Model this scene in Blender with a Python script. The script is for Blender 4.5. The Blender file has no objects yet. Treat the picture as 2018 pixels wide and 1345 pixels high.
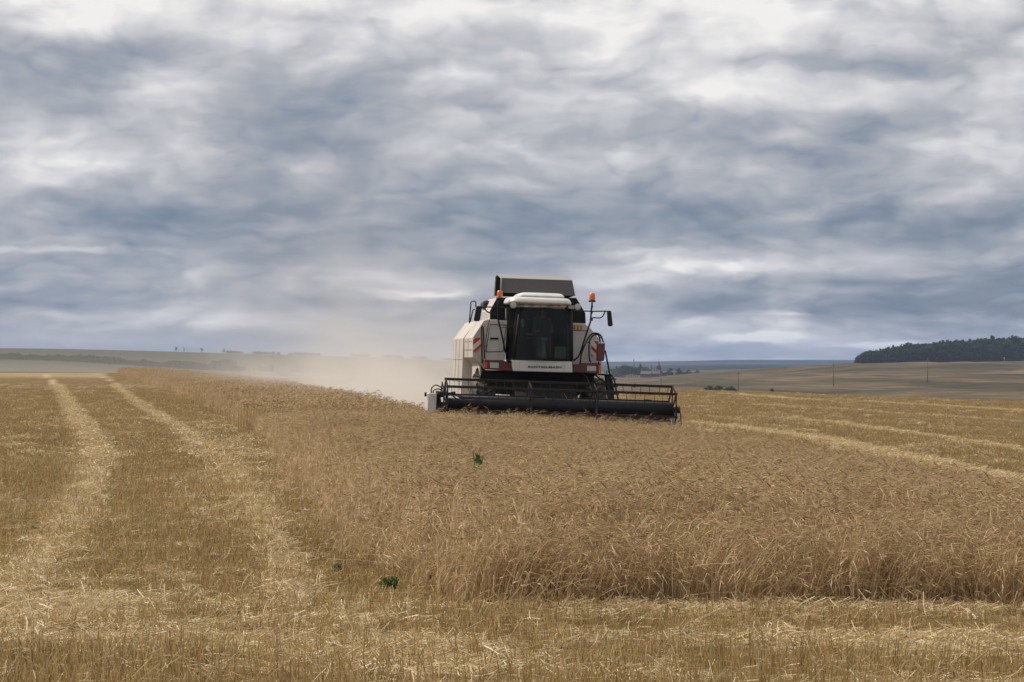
import bpy, bmesh, math, random
import numpy as np
from mathutils import Vector, Matrix, Euler

random.seed(7)
rng = np.random.default_rng(7)
scene = bpy.context.scene
COL = scene.collection
R = math.radians

# ------------------------------------------------------------------ camera
EYE = 1.7
FPX = 4950.0                      # focal length in pixels of the 2018 px wide photograph
PITCH = math.atan(39.5 / FPX)
cam_data = bpy.data.cameras.new("camera")
cam_data.sensor_width = 36.0
cam_data.lens = 36.0 * FPX / 2018.0
cam_data.clip_start = 0.5
cam_data.clip_end = 40000.0
cam = bpy.data.objects.new("camera", cam_data)
COL.objects.link(cam)
cam.location = (0, 0, EYE)
cam.rotation_euler = (R(90) + PITCH, 0, 0)
scene.camera = cam

# ------------------------------------------------------------------ exposure
scene.view_settings.view_transform = 'Standard'
scene.view_settings.look = 'None'
scene.view_settings.exposure = 0.0
scene.view_settings.gamma = 1.0
scene.view_settings.use_curve_mapping = False
scene.cycles.use_denoising = True
scene.cycles.max_bounces = 6
scene.cycles.volume_bounces = 1
scene.cycles.transparent_max_bounces = 12

# ------------------------------------------------------------------ node helpers
class NT:
    """small helper round a node tree"""
    def __init__(s, tree):
        s.t = tree
    def n(s, typ, **kw):
        nd = s.t.nodes.new(typ)
        for k, v in kw.items():
            setattr(nd, k, v)
        return nd
    def put(s, sock, v):
        if v is None:
            return
        if hasattr(v, 'is_output'):
            s.t.links.new(v, sock)
        else:
            sock.default_value = v
    def m(s, op, a, b=None, c=None, clamp=False):
        nd = s.n('ShaderNodeMath', operation=op)
        nd.use_clamp = clamp
        for i, v in enumerate((a, b, c)):
            s.put(nd.inputs[i], v)
        return nd.outputs[0]
    def vec(s, x, y, z):
        nd = s.n('ShaderNodeCombineXYZ')
        for i, v in enumerate((x, y, z)):
            s.put(nd.inputs[i], v)
        return nd.outputs[0]
    def noise(s, v, scale, detail=4, rough=0.55, dist=0.0, dims='3D'):
        nd = s.n('ShaderNodeTexNoise', noise_dimensions=dims)
        s.put(nd.inputs['Vector'], v)
        nd.inputs['Scale'].default_value = scale
        nd.inputs['Detail'].default_value = detail
        nd.inputs['Roughness'].default_value = rough
        nd.inputs['Distortion'].default_value = dist
        return nd.outputs[0]
    def ramp(s, fac, stops, interp='LINEAR'):
        nd = s.n('ShaderNodeValToRGB')
        nd.color_ramp.interpolation = interp
        el = nd.color_ramp.elements
        while len(el) < len(stops):
            el.new(0.5)
        for e, (p, c) in zip(el, stops):
            e.position = p
            e.color = (c[0], c[1], c[2], 1) if hasattr(c, '__len__') else (c, c, c, 1)
        s.put(nd.inputs[0], fac)
        return nd.outputs[0]
    def mix(s, fac, a, b, mode='MIX'):
        nd = s.n('ShaderNodeMix', data_type='RGBA', blend_type=mode)
        s.put(nd.inputs[0], fac)
        for i, v in ((6, a), (7, b)):
            s.put(nd.inputs[i], v if hasattr(v, 'is_output') else (v[0], v[1], v[2], 1))
        return nd.outputs[2]
    def rng(s, v, a, b, c=0.0, d=1.0):
        nd = s.n('ShaderNodeMapRange', clamp=True)
        s.put(nd.inputs[0], v)
        for i, x in enumerate((a, b, c, d)):
            nd.inputs[i + 1].default_value = x
        return nd.outputs[0]

# ------------------------------------------------------------------ world: cloudy sky over a Nishita sky
SUN_DIR = Vector((-0.80, 0.42, 0.0)).normalized()
SUN_EL = R(45)
sun_vec = Vector((SUN_DIR.x * math.cos(SUN_EL), SUN_DIR.y * math.cos(SUN_EL), math.sin(SUN_EL)))
world = bpy.data.worlds.new("World")
scene.world = world
world.use_nodes = True
world.node_tree.nodes.clear()
w = NT(world.node_tree)
STR = 0.10
out = w.n('ShaderNodeOutputWorld')
bg = w.n('ShaderNodeBackground')
bg.inputs['Strength'].default_value = STR
w.t.links.new(bg.outputs[0], out.inputs[0])
sky = w.n('ShaderNodeTexSky', sky_type='NISHITA')
sky.sun_disc = False
sky.sun_elevation = SUN_EL
sky.sun_rotation = math.atan2(SUN_DIR.x, SUN_DIR.y)
sky.air_density = 1.0
sky.dust_density = 1.5
tc = w.n('ShaderNodeTexCoord')
sep = w.n('ShaderNodeSeparateXYZ')
w.t.links.new(tc.outputs['Generated'], sep.inputs[0])
K = 86.4 / 1000 * 180 / math.pi
az = w.m('MULTIPLY', w.m('ARCTAN2', sep.outputs[0], sep.outputs[1]), K)          # -1..1 over the photograph
el = w.m('MULTIPLY', w.m('ARCSINE', sep.outputs[2]), K)                          # 0..0.71
elp = w.m('MAXIMUM', el, 0.0)
# clouds shrink towards the horizon
ev = w.m('MULTIPLY', w.m('POWER', w.m('ADD', elp, 0.04), 0.62), 3.3)
base_v = w.vec(w.m('MULTIPLY', az, 1.35), ev, 3.7)
def offset(v, scale, amount, detail=4):
    """push coordinates about with a noise, for ragged and curling edges"""
    nn = w.n('ShaderNodeTexNoise'); w.put(nn.inputs['Vector'], v)
    nn.inputs['Scale'].default_value = scale; nn.inputs['Detail'].default_value = detail; nn.inputs['Roughness'].default_value = 0.6
    a_ = w.n('ShaderNodeVectorMath', operation='SUBTRACT'); w.put(a_.inputs[0], nn.outputs[1]); a_.inputs[1].default_value = (0.5, 0.5, 0.5)
    b_ = w.n('ShaderNodeVectorMath', operation='SCALE'); w.put(b_.inputs[0], a_.outputs[0]); b_.inputs['Scale'].default_value = amount
    c_ = w.n('ShaderNodeVectorMath', operation='ADD'); w.put(c_.inputs[0], v); w.put(c_.inputs[1], b_.outputs[0])
    return c_.outputs[0], b_.outputs[0]
def moved(v, d):
    c_ = w.n('ShaderNodeVectorMath', operation='ADD'); w.put(c_.inputs[0], v); c_.inputs[1].default_value = d
    return c_.outputs[0]
def scaled(v, d):
    c_ = w.n('ShaderNodeVectorMath', operation='MULTIPLY'); w.put(c_.inputs[0], v); c_.inputs[1].default_value = d
    return c_.outputs[0]
def billow(v, scale):
    """rounded heaps: folded noise in three sizes"""
    tot = None
    for k, amp in ((1.0, 0.55), (2.2, 0.30), (4.7, 0.17)):
        f_ = w.m('ABSOLUTE', w.m('MULTIPLY_ADD', w.noise(v, scale * k, 0), 2.0, -1.0))
        f_ = w.m('MULTIPLY', f_, amp)
        tot = f_ if tot is None else w.m('ADD', tot, f_)
    return tot
cv, push = offset(base_v, 1.7, 0.30)
ragged, _p = offset(cv, 6.0, 0.10, 6)
n_big = w.noise(cv, 1.25, 6, 0.52)
def lumps(v):
    return w.m('ADD', w.m('MULTIPLY', billow(v, 1.9), 1.0), w.m('MULTIPLY', w.noise(v, 3.0, 5, 0.5), 0.35))
lump = lumps(ragged)
rel = w.m('SUBTRACT', lump, lumps(moved(ragged, (-0.05, 0.10, 0.0))))
flat = w.noise(scaled(cv, (0.7, 3.0, 1.0)), 2.0, 7, 0.56)
ws = w.n('ShaderNodeSeparateXYZ'); w.put(ws.inputs[0], push)
ws2 = w.n('ShaderNodeSeparateXYZ'); w.put(ws2.inputs[0], _p)
azw = w.m('ADD', az, w.m('ADD', w.m('MULTIPLY', ws.outputs[0], 0.7), w.m('MULTIPLY', ws2.outputs[0], 0.9)))
elw = w.m('ADD', elp, w.m('ADD', w.m('MULTIPLY', ws.outputs[1], 0.16), w.m('MULTIPLY', ws2.outputs[1], 0.42)))
def blob(px, py, sx, sy, amp):
    a_ = w.m('DIVIDE', w.m('SUBTRACT', azw, (px - 1009) / 1000), sx / 1000)
    b_ = w.m('DIVIDE', w.m('SUBTRACT', elw, (712 - py) / 1000), sy / 1000)
    q = w.m('ADD', w.m('MULTIPLY', a_, a_), w.m('MULTIPLY', b_, b_))
    return w.m('MULTIPLY', w.m('EXPONENT', w.m('MULTIPLY', q, -1.0)), amp)
base = w.ramp(elp, [(0.0, 0.56), (0.05, 0.47), (0.11, 0.39), (0.20, 0.36), (0.30, 0.43), (0.42, 0.61), (0.55, 0.70), (0.70, 0.77), (1.0, 0.68)])
val = w.m('ADD', base, w.m('MULTIPLY', w.m('SUBTRACT', n_big, 0.5), 0.60))
val = w.m('ADD', val, w.m('MULTIPLY', w.m('SUBTRACT', lump, 0.42), 0.42))
val = w.m('ADD', val, w.m('MULTIPLY', rel, 0.44))
val = w.m('ADD', val, w.m('MULTIPLY', w.m('SUBTRACT', flat, 0.5), 0.46))
for b in [(120, 130, 330, 50, -0.30), (560, 270, 200, 70, -0.20), (640, 170, 150, 40, -0.12), (1750, 130, 330, 60, -0.20),
          (250, 50, 280, 40, 0.14), (60, 350, 160, 70, 0.22), (300, 290, 160, 40, 0.16), (880, 270, 240, 40, 0.18), (1400, 185, 150, 35, 0.24),
          (1850, 300, 180, 30, 0.24), (1300, 250, 330, 35, -0.12), (300, 450, 420, 40, -0.14), (900, 420, 400, 40, -0.06),
          (1400, 528, 190, 22, 0.60), (1250, 560, 120, 10, 0.20), (130, 497, 190, 7, 0.20), (820, 577, 90, 9, 0.36), (1480, 668, 100, 9, 0.55),
          (1760, 685, 110, 11, 0.48), (1650, 605, 360, 34, -0.14), (1560, 618, 60, 6, 0.30), (1250, 650, 120, 22, 0.22), (150, 600, 350, 60, 0.10),
          (1250, 20, 400, 40, 0.14), (1850, 440, 260, 30, -0.08), (1300, 500, 200, 8, 0.15)]:
    val = w.m('ADD', val, blob(*b))
val = w.m('MULTIPLY_ADD', val, 1.16, -0.065)
cloud = w.ramp(val, [(0.0, (0.125, 0.185, 0.285)), (0.2, (0.205, 0.26, 0.34)), (0.38, (0.315, 0.35, 0.415)), (0.55, (0.435, 0.45, 0.49)),
                     (0.73, (0.61, 0.61, 0.645)), (0.98, (0.90, 0.885, 0.865))])
cl10 = w.n('ShaderNodeVectorMath', operation='SCALE')
w.put(cl10.inputs[0], cloud); cl10.inputs['Scale'].default_value = 1.0 / STR
gap = w.m('MULTIPLY', w.rng(w.m('ADD', val, w.m('MULTIPLY', az, -0.05)), 0.42, 0.16), w.rng(elp, 0.36, 0.1, 0.1, 0.30))
gap = w.m('MULTIPLY', gap, w.rng(az, -0.3, 0.6, 0.25, 0.62))
nish = w.n('ShaderNodeVectorMath', operation='SCALE')
w.put(nish.inputs[0], sky.outputs[0]); nish.inputs['Scale'].default_value = 0.62
final = w.mix(gap, cl10.outputs[0], nish.outputs[0])
w.put(bg.inputs[0], final)

# ------------------------------------------------------------------ sun
sd = bpy.data.lights.new("sun", 'SUN')
sd.energy = 3.8
sd.angle = R(1.2)
sd.color = (1.0, 0.93, 0.83)
sun = bpy.data.objects.new("sun", sd)
COL.objects.link(sun)
sun.location = (-60, 40, 80)
sun.rotation_euler = sun_vec.to_track_quat('Z', 'Y').to_euler()

# ------------------------------------------------------------------ materials
def material(name):
    m = bpy.data.materials.new(name)
    m.use_nodes = True
    m.node_tree.nodes.clear()
    t = NT(m.node_tree)
    o = t.n('ShaderNodeOutputMaterial')
    return m, t, o

def principled(t, o, color, rough=0.5, metal=0.0, normal=None, spec=0.5):
    p = t.n('ShaderNodeBsdfPrincipled')
    t.put(p.inputs['Base Color'], color if hasattr(color, 'is_output') else (*color, 1))
    t.put(p.inputs['Roughness'], rough)
    t.put(p.inputs['Metallic'], metal)
    p.inputs['Specular IOR Level'].default_value = spec
    t.put(p.inputs['Normal'], normal)
    t.t.links.new(p.outputs[0], o.inputs['Surface'])
    return p

def bump(t, h, strength=0.3, dist=0.02):
    b = t.n('ShaderNodeBump')
    b.inputs['Strength'].default_value = strength
    b.inputs['Distance'].default_value = dist
    t.put(b.inputs['Height'], h)
    return b.outputs[0]

def paint(name, col, rough=0.4, dust=0.35, metal=0.0, dustcol=(0.42, 0.33, 0.22), spec=0.5):
    """painted sheet metal with field dust on it"""
    m, t, o = material(name)
    tcn = t.n('ShaderNodeTexCoord')
    a = t.noise(tcn.outputs['Object'], 1.4, 6, 0.6)
    b = t.noise(tcn.outputs['Object'], 14.0, 5, 0.65)
    f = t.m('MULTIPLY', t.rng(t.m('ADD', t.m('MULTIPLY', a, 0.7), t.m('MULTIPLY', b, 0.3)), 0.36, 0.72), dust)
    # run-down streaks and scuffs
    mp = t.n('ShaderNodeMapping'); t.put(mp.inputs[0], tcn.outputs['Object']); mp.inputs['Scale'].default_value = (7.0, 7.0, 0.9)
    st_ = t.rng(t.noise(mp.outputs[0], 1.0, 6, 0.65), 0.52, 0.74, 0.0, min(1.0, dust * 0.9))
    c = t.mix(f, col, dustcol)
    c = t.mix(st_, c, tuple(0.55 * k for k in dustcol))
    principled(t, o, c, t.rng(f, 0, 1, rough, 0.9), metal, spec=spec)
    return m

M = {}
M['white'] = paint('white_paint', (0.60, 0.60, 0.585), 0.42, 0.55, dustcol=(0.56, 0.47, 0.36))
M['dusty'] = paint('dusty_white_paint', (0.57, 0.54, 0.49), 0.55, 0.8, dustcol=(0.42, 0.335, 0.27))
M['roof'] = paint('roof_paint', (0.74, 0.73, 0.70), 0.33, 0.30)
M['red'] = paint('red_paint', (0.105, 0.011, 0.012), 0.42, 0.10)
M['maroon'] = paint('dark_red_paint', (0.10, 0.012, 0.012), 0.5, 0.22)
M['stripe'] = paint('red_reflector', (0.50, 0.03, 0.025), 0.35, 0.06)
M['black'] = paint('black_paint', (0.010, 0.010, 0.010), 0.55, 0.06, spec=0.25)
M['tube'] = paint('black_tube_paint', (0.008, 0.008, 0.010), 0.38, 0.04, spec=0.25)
M['dark'] = paint('dark_metal', (0.010, 0.010, 0.010), 0.75, 0.04, spec=0.15)
M['cover'] = paint('grey_cover', (0.060, 0.058, 0.055), 0.7, 0.05)
M['covertop'] = paint('cream_cover', (0.34, 0.315, 0.28), 0.6, 0.15)
M['steel'] = paint('bare_steel', (0.09, 0.075, 0.065), 0.5, 0.30, 0.4)
M['rubber'] = paint('tyre_rubber', (0.020, 0.019, 0.018), 0.8, 0.55)
M['hose'] = paint('rubber_hose', (0.014, 0.013, 0.013), 0.5, 0.2)
M['amber'] = paint('amber_plastic', (0.75, 0.15, 0.012), 0.25, 0.04)
M['label'] = paint('yellow_sticker', (0.55, 0.33, 0.04), 0.5, 0.1)
M['lamp'] = paint('lamp_lens', (0.46, 0.47, 0.45), 0.15, 0.2)
M['seat'] = paint('seat_fabric', (0.09, 0.095, 0.09), 0.9, 0.1)
M['grey_plastic'] = paint('grey_plastic', (0.30, 0.33, 0.32), 0.6, 0.1)
M['ink'] = paint('black_lettering', (0.015, 0.015, 0.015), 0.5, 0.02)
M['skin'] = paint('skin', (0.42, 0.24, 0.16), 0.6, 0.0)
M['shirt'] = paint('shirt_cloth', (0.10, 0.11, 0.13), 0.9, 0.0)
M['hair'] = paint('dark_hair', (0.03, 0.02, 0.015), 0.7, 0.0)

def glass_mat():
    m, t, o = material('tinted_glass')
    tr = t.n('ShaderNodeBsdfTransparent')
    tr.inputs[0].default_value = (0.62, 0.66, 0.65, 1)
    gl = t.n('ShaderNodeBsdfGlossy')
    gl.inputs['Roughness'].default_value = 0.03
    gl.inputs[0].default_value = (0.9, 0.93, 0.95, 1)
    fr = t.n('ShaderNodeFresnel'); fr.inputs[0].default_value = 1.5
    mx = t.n('ShaderNodeMixShader')
    t.put(mx.inputs[0], t.m('MULTIPLY', fr.outputs[0], 0.30))
    t.t.links.new(tr.outputs[0], mx.inputs[1]); t.t.links.new(gl.outputs[0], mx.inputs[2])
    # thin film of dust
    df = t.n('ShaderNodeBsdfDiffuse'); df.inputs[0].default_value = (0.40, 0.36, 0.28, 1)
    tcn = t.n('ShaderNodeTexCoord')
    f = t.rng(t.noise(tcn.outputs['Object'], 2.5, 6, 0.65), 0.35, 0.75, 0.008, 0.03)
    m2 = t.n('ShaderNodeMixShader')
    t.put(m2.inputs[0], f)
    t.t.links.new(mx.outputs[0], m2.inputs[1]); t.t.links.new(df.outputs[0], m2.inputs[2])
    t.t.links.new(m2.outputs[0], o.inputs['Surface'])
    return m
M['glass'] = glass_mat()

def straw_mat(name, stops, transl=0.28, hue=0.0):
    """dry stems: colour differs from stem to stem (per island) and from clump to clump"""
    m, t, o = material(name)
    geo = t.n('ShaderNodeNewGeometry')
    oi = t.n('ShaderNodeObjectInfo')
    f = t.m('ADD', t.m('MULTIPLY', geo.outputs['Random Per Island'], 0.75), t.m('MULTIPLY', oi.outputs['Random'], 0.25))
    c = t.ramp(f, stops)
    # larger patches of riper and duller stems over the field
    big = t.noise(geo.outputs['Position'], 0.16, 5, 0.6)
    c = t.mix(t.rng(big, 0.3, 0.7, 0.0, 0.45), c, t.mix(1.0, c, (0.72, 0.66, 0.58), 'MULTIPLY'))
    d = t.n('ShaderNodeBsdfDiffuse'); t.put(d.inputs[0], c)
    tl = t.n('ShaderNodeBsdfTranslucent'); t.put(tl.inputs[0], c)
    g = t.n('ShaderNodeBsdfGlossy'); g.inputs[0].default_value = (0.8, 0.72, 0.6, 1); g.inputs['Roughness'].default_value = 0.45
    a = t.n('ShaderNodeMixShader'); a.inputs[0].default_value = transl
    t.t.links.new(d.outputs[0], a.inputs[1]); t.t.links.new(tl.outputs[0], a.inputs[2])
    b = t.n('ShaderNodeMixShader'); b.inputs[0].default_value = 0.05
    t.t.links.new(a.outputs[0], b.inputs[1]); t.t.links.new(g.outputs[0], b.inputs[2])
    t.t.links.new(b.outputs[0], o.inputs['Surface'])
    return m
M['wheat'] = straw_mat('ripe_wheat', [(0, (0.29, 0.195, 0.094)), (0.45, (0.56, 0.405, 0.218)), (0.85, (0.77, 0.60, 0.36)), (1, (0.92, 0.80, 0.57))], 0.33)
M['stub'] = straw_mat('stubble_stem', [(0, (0.19, 0.118, 0.040)), (0.45, (0.43, 0.29, 0.112)), (0.85, (0.61, 0.45, 0.21)), (1, (0.85, 0.72, 0.47))])
M['straw'] = straw_mat('cut_straw', [(0, (0.42, 0.30, 0.145)), (0.5, (0.62, 0.49, 0.275)), (1, (0.86, 0.75, 0.52))], 0.2)
M['greenish'] = straw_mat('green_undergrowth', [(0, (0.09, 0.085, 0.022)), (0.6, (0.16, 0.14, 0.04)), (1, (0.25, 0.20, 0.07))], 0.3)

def leaf_mat(name, a, b):
    m, t, o = material(name)
    geo = t.n('ShaderNodeNewGeometry')
    oi = t.n('ShaderNodeObjectInfo')
    f = t.m('ADD', t.m('MULTIPLY', geo.outputs['Random Per Island'], 0.65), t.m('MULTIPLY', oi.outputs['Random'], 0.35))
    c = t.mix(f, a, b)
    d = t.n('ShaderNodeBsdfDiffuse'); t.put(d.inputs[0], c)
    tl = t.n('ShaderNodeBsdfTranslucent'); t.put(tl.inputs[0], c)
    x = t.n('ShaderNodeMixShader'); x.inputs[0].default_value = 0.2
    t.t.links.new(d.outputs[0], x.inputs[1]); t.t.links.new(tl.outputs[0], x.inputs[2])
    t.t.links.new(x.outputs[0], o.inputs['Surface'])
    return m
M['pine'] = leaf_mat('dark_needles', (0.034, 0.046, 0.014), (0.080, 0.092, 0.032))
M['leaf'] = leaf_mat('broad_leaves', (0.030, 0.045, 0.018), (0.075, 0.090, 0.035))
M['weed'] = leaf_mat('weed_leaves', (0.075, 0.12, 0.04), (0.16, 0.22, 0.09))
M['bark'] = paint('bark', (0.09, 0.065, 0.045), 0.9, 0.1)
M['flower'] = paint('yellow_flower', (0.75, 0.62, 0.06), 0.7, 0.0)
M['thistle'] = paint('pale_thistle_head', (0.45, 0.36, 0.30), 0.8, 0.0)
M['brick'] = paint('red_brick', (0.17, 0.055, 0.045), 0.85, 0.2)  # village brick, slate and plaster: cloud shade is put into these darkened colours
M['slate'] = paint('roof_slate', (0.075, 0.07, 0.07), 0.7, 0.2)
M['plaster'] = paint('village_plaster', (0.11, 0.085, 0.07), 0.85, 0.2)
M['wood'] = paint('weathered_pole', (0.10, 0.075, 0.055), 0.85, 0.1)
M['dome'] = paint('dome_tin', (0.13, 0.055, 0.05), 0.5, 0.1)

# ------------------------------------------------------------------ mesh helpers
def tag(o, label=None, cat=None, group=None, kind=None):
    if label: o['label'] = label
    if cat: o['category'] = cat
    if group: o['group'] = group
    if kind: o['kind'] = kind
    return o

def empty(name, loc=(0, 0, 0), rot=(0, 0, 0)):
    o = bpy.data.objects.new(name, None)
    COL.objects.link(o)
    o.location = loc
    o.rotation_euler = rot
    o.empty_display_size = 0.3
    return o

class MB:
    def __init__(s):
        s.v = []; s.f = []; s.smooth = []
    def add(s, verts, faces, smooth=False):
        b = len(s.v)
        s.v += [tuple(p) for p in verts]
        for f in faces:
            s.f.append(tuple(i + b for i in f)); s.smooth.append(smooth)
        return s
    def box(s, c, size, rot=None):
        m = rot.to_matrix() if isinstance(rot, Euler) else (rot or Matrix.Identity(3))
        c = Vector(c)
        vs = []
        for z in (-.5, .5):
            for y in (-.5, .5):
                for x in (-.5, .5):
                    vs.append(c + m @ Vector((x * size[0], y * size[1], z * size[2])))
        return s.add(vs, [(0, 2, 3, 1), (4, 5, 7, 6), (0, 1, 5, 4), (2, 6, 7, 3), (0, 4, 6, 2), (1, 3, 7, 5)])
    def prism(s, poly, d):
        """polygon (list of 3-D points) pushed along d"""
        d = Vector(d)
        a = [Vector(p) for p in poly]
        b = [p + d for p in a]
        n = len(a)
        return s.add(a + b, [tuple(range(n)), tuple(range(2 * n - 1, n - 1, -1))] +
                     [(i, i + n, (i + 1) % n + n, (i + 1) % n) for i in range(n)])
    def tube(s, pts, r, seg=8, cap=True, smooth=True):
        pts = [Vector(p) for p in pts]
        rr = r if hasattr(r, '__len__') else [r] * len(pts)
        rings = []
        up = None
        for i, p in enumerate(pts):
            t = (pts[min(i + 1, len(pts) - 1)] - pts[max(i - 1, 0)]).normalized()
            if up is None:
                up = t.orthogonal().normalized()
            up = (up - t * up.dot(t))
            up = up.normalized() if up.length > 1e-6 else t.orthogonal().normalized()
            sd_ = t.cross(up)
            rings.append([p + (up * math.cos(2 * math.pi * k / seg) + sd_ * math.sin(2 * math.pi * k / seg)) * rr[i] for k in range(seg)])
        vs = [q for ring in rings for q in ring]
        fs = []
        for i in range(len(pts) - 1):
            for k in range(seg):
                fs.append((i * seg + k, i * seg + (k + 1) % seg, (i + 1) * seg + (k + 1) % seg, (i + 1) * seg + k))
        s.add(vs, fs, smooth)
        if cap:
            s.add(rings[0], [tuple(range(seg - 1, -1, -1))]); s.add(rings[-1], [tuple(range(seg))])
        return s
    def lathe(s, prof, seg=24, mat=None, smooth=True):
        """profile of (radius, height) turned about local z, moved by a 4x4 matrix"""
        mat = mat or Matrix.Identity(4)
        vs = []
        for r_, h in prof:
            for k in range(seg):
                a = 2 * math.pi * k / seg
                vs.append(mat @ Vector((r_ * math.cos(a), r_ * math.sin(a), h)))
        fs = []
        for i in range(len(prof) - 1):
            for k in range(seg):
                fs.append((i * seg + k, i * seg + (k + 1) % seg, (i + 1) * seg + (k + 1) % seg, (i + 1) * seg + k))
        return s.add(vs, fs, smooth)
    def build(s, name, mat, parent=None, bevel=0.0, loc=None):
        me = bpy.data.meshes.new(name)
        me.from_pydata(s.v, [], s.f)
        me.polygons.foreach_set('use_smooth', s.smooth)
        me.materials.append(mat)
        bm_ = bmesh.new(); bm_.from_mesh(me)
        bmesh.ops.remove_doubles(bm_, verts=bm_.verts, dist=1e-5)
        bmesh.ops.recalc_face_normals(bm_, faces=bm_.faces)
        bm_.to_mesh(me); bm_.free()
        o = bpy.data.objects.new(name, me)
        COL.objects.link(o)
        if parent: o.parent = parent
        if loc is not None: o.location = loc
        if bevel:
            bv = o.modifiers.new('bevel', 'BEVEL')
            bv.width = bevel; bv.segments = 2; bv.limit_method = 'ANGLE'; bv.angle_limit = R(35)
        return o

def curve_pts(pts, n=8):
    """smooth line through points (Catmull-Rom)"""
    p = [Vector(q) for q in pts]
    p = [p[0] * 2 - p[1]] + p + [p[-1] * 2 - p[-2]]
    out_ = []
    for i in range(1, len(p) - 2):
        for k in range(n):
            t = k / n
            a, b, c, d = p[i - 1], p[i], p[i + 1], p[i + 2]
            out_.append(0.5 * ((2 * b) + (c - a) * t + (2 * a - 5 * b + 4 * c - d) * t * t + (3 * b - a - 3 * c + d) * t ** 3))
    out_.append(p[-2])
    return out_

# ------------------------------------------------------------------ terrain
def sstep(a, b, x):
    t = np.clip((x - a) / (b - a), 0, 1)
    return t * t * (3 - 2 * t)

def zp(py, Y):
    return EYE + (712 - py) / FPX * Y

def field_z(x, y):
    """the cropped field: level on the left, falling away to the right behind the headland"""
    fade = 0.12 + 0.88 * sstep(17, 48, y)
    k = np.interp(y, [60, 150], [0.067, 0.030])
    x0 = np.interp(y, [60, 150], [-3.5, 6.0])
    a = (x - x0) / 1.5
    sp = 1.5 * np.where(a > 20, a, np.log1p(np.exp(np.minimum(a, 20))))
    sp = np.minimum(sp, 40)
    return -k * fade * sp

COLS = {   # photo column: (distance, height) control points beyond the field
    -2500: [(150, 0), (320, .3), (460, -5), (650, .5), (800, 2.5), (1600, 11), (3200, 4), (7000, 5), (9000, 0)],
    0:    [(150, 0), (320, zp(733, 320)), (460, -5), (650, zp(716, 650)), (800, zp(709, 800)), (1600, zp(688, 1600)), (3200, 2), (7000, 0), (9000, -10)],
    450:  [(150, 0), (300, zp(739, 300)), (450, -6), (650, zp(740, 650)), (800, zp(731, 800)), (1600, zp(697, 1600)), (3200, -2), (7000, -2), (9000, -10)],
    700:  [(150, 0), (250, zp(748, 250)), (450, -7), (650, zp(747, 650)), (800, zp(739, 800)), (1800, zp(704, 1800)), (3200, -4), (7000, -4), (9000, -10)],
    900:  [(150, -.1), (200, zp(762, 200)), (450, -8), (800, zp(744, 800)), (2000, zp(712, 2000)), (3200, -6), (7000, 0), (9000, -10)],
    1080: [(150, -.3), (200, zp(769, 200)), (450, -12), (800, zp(758, 800)), (1500, zp(742, 1500)), (3000, zp(728, 3000)), (5000, zp(719, 5000)), (7000, zp(713, 7000)), (9000, -20)],
    1210: [(150, -.4), (200, zp(772, 200)), (450, -14), (800, zp(770, 800)), (1250, zp(754, 1250)), (1800, zp(743, 1800)), (3000, zp(730, 3000)), (5000, zp(720, 5000)), (7000, zp(713, 7000)), (9000, -20)],
    1340: [(150, zp(770, 150)), (450, -16), (900, zp(775, 900)), (1300, zp(738, 1300)), (1800, zp(744, 1800)), (3000, zp(728, 3000)), (5000, zp(718, 5000)), (7000, zp(712, 7000)), (9000, -20)],
    1450: [(150, zp(773.5, 150)), (450, -16), (850, zp(780, 850)), (1400, zp(731, 1400)), (1900, zp(740, 1900)), (3000, zp(725, 3000)), (5000, zp(717, 5000)), (7000, zp(709.5, 7000)), (9000, -20)],
    1685: [(150, zp(781, 150)), (450, -16), (800, zp(786, 800)), (1500, zp(719, 1500)), (2200, zp(730, 2200)), (5000, zp(719, 5000)), (7000, zp(710, 7000)), (9000, -20)],
    2018: [(150, zp(792, 150)), (450, -14), (720, zp(797, 720)), (1650, zp(712, 1650)), (2400, zp(716, 2400)), (5000, zp(719, 5000)), (7000, zp(712, 7000)), (9000, -20)],
    2700: [(150, zp(800, 150)), (450, -12), (720, zp(797, 720)), (1650, zp(706, 1650)), (2400, zp(712, 2400)), (5000, zp(719, 5000)), (7000, zp(712, 7000)), (9000, -20)],
    4500: [(150, -1), (450, -10), (720, -8), (1650, 4), (2400, 3), (5000, 2), (7000, 2), (9000, -20)],
}
LG = np.linspace(math.log(100), math.log(9500), 240)
def _pchip(xs, ys, q):
    xs = np.array(xs, float); ys = np.array(ys, float)
    h = np.diff(xs); d = np.diff(ys) / h
    m_ = np.zeros_like(xs)
    for i in range(1, len(xs) - 1):
        if d[i - 1] * d[i] > 0:
            w1 = 2 * h[i] + h[i - 1]; w2 = h[i] + 2 * h[i - 1]
            m_[i] = (w1 + w2) / (w1 / d[i - 1] + w2 / d[i])
    m_[0] = d[0]; m_[-1] = d[-1]
    q = np.clip(q, xs[0], xs[-1])
    i = np.clip(np.searchsorted(xs, q) - 1, 0, len(xs) - 2)
    t = (q - xs[i]) / h[i]
    return ((1 + 2 * t) * (1 - t) ** 2 * ys[i] + t * (1 - t) ** 2 * h[i] * m_[i] + t * t * (3 - 2 * t) * ys[i + 1] + t * t * (t - 1) * h[i] * m_[i + 1])
_keys = sorted(COLS)
_tab0 = np.array([_pchip([math.log(a) for a, b in COLS[k]], [b for a, b in COLS[k]], LG) for k in _keys])
PXG = np.linspace(-2500, 4500, 401)
_tab = np.array([_pchip(_keys, _tab0[:, j], PXG) for j in range(len(LG))])        # [logY, px]

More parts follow.
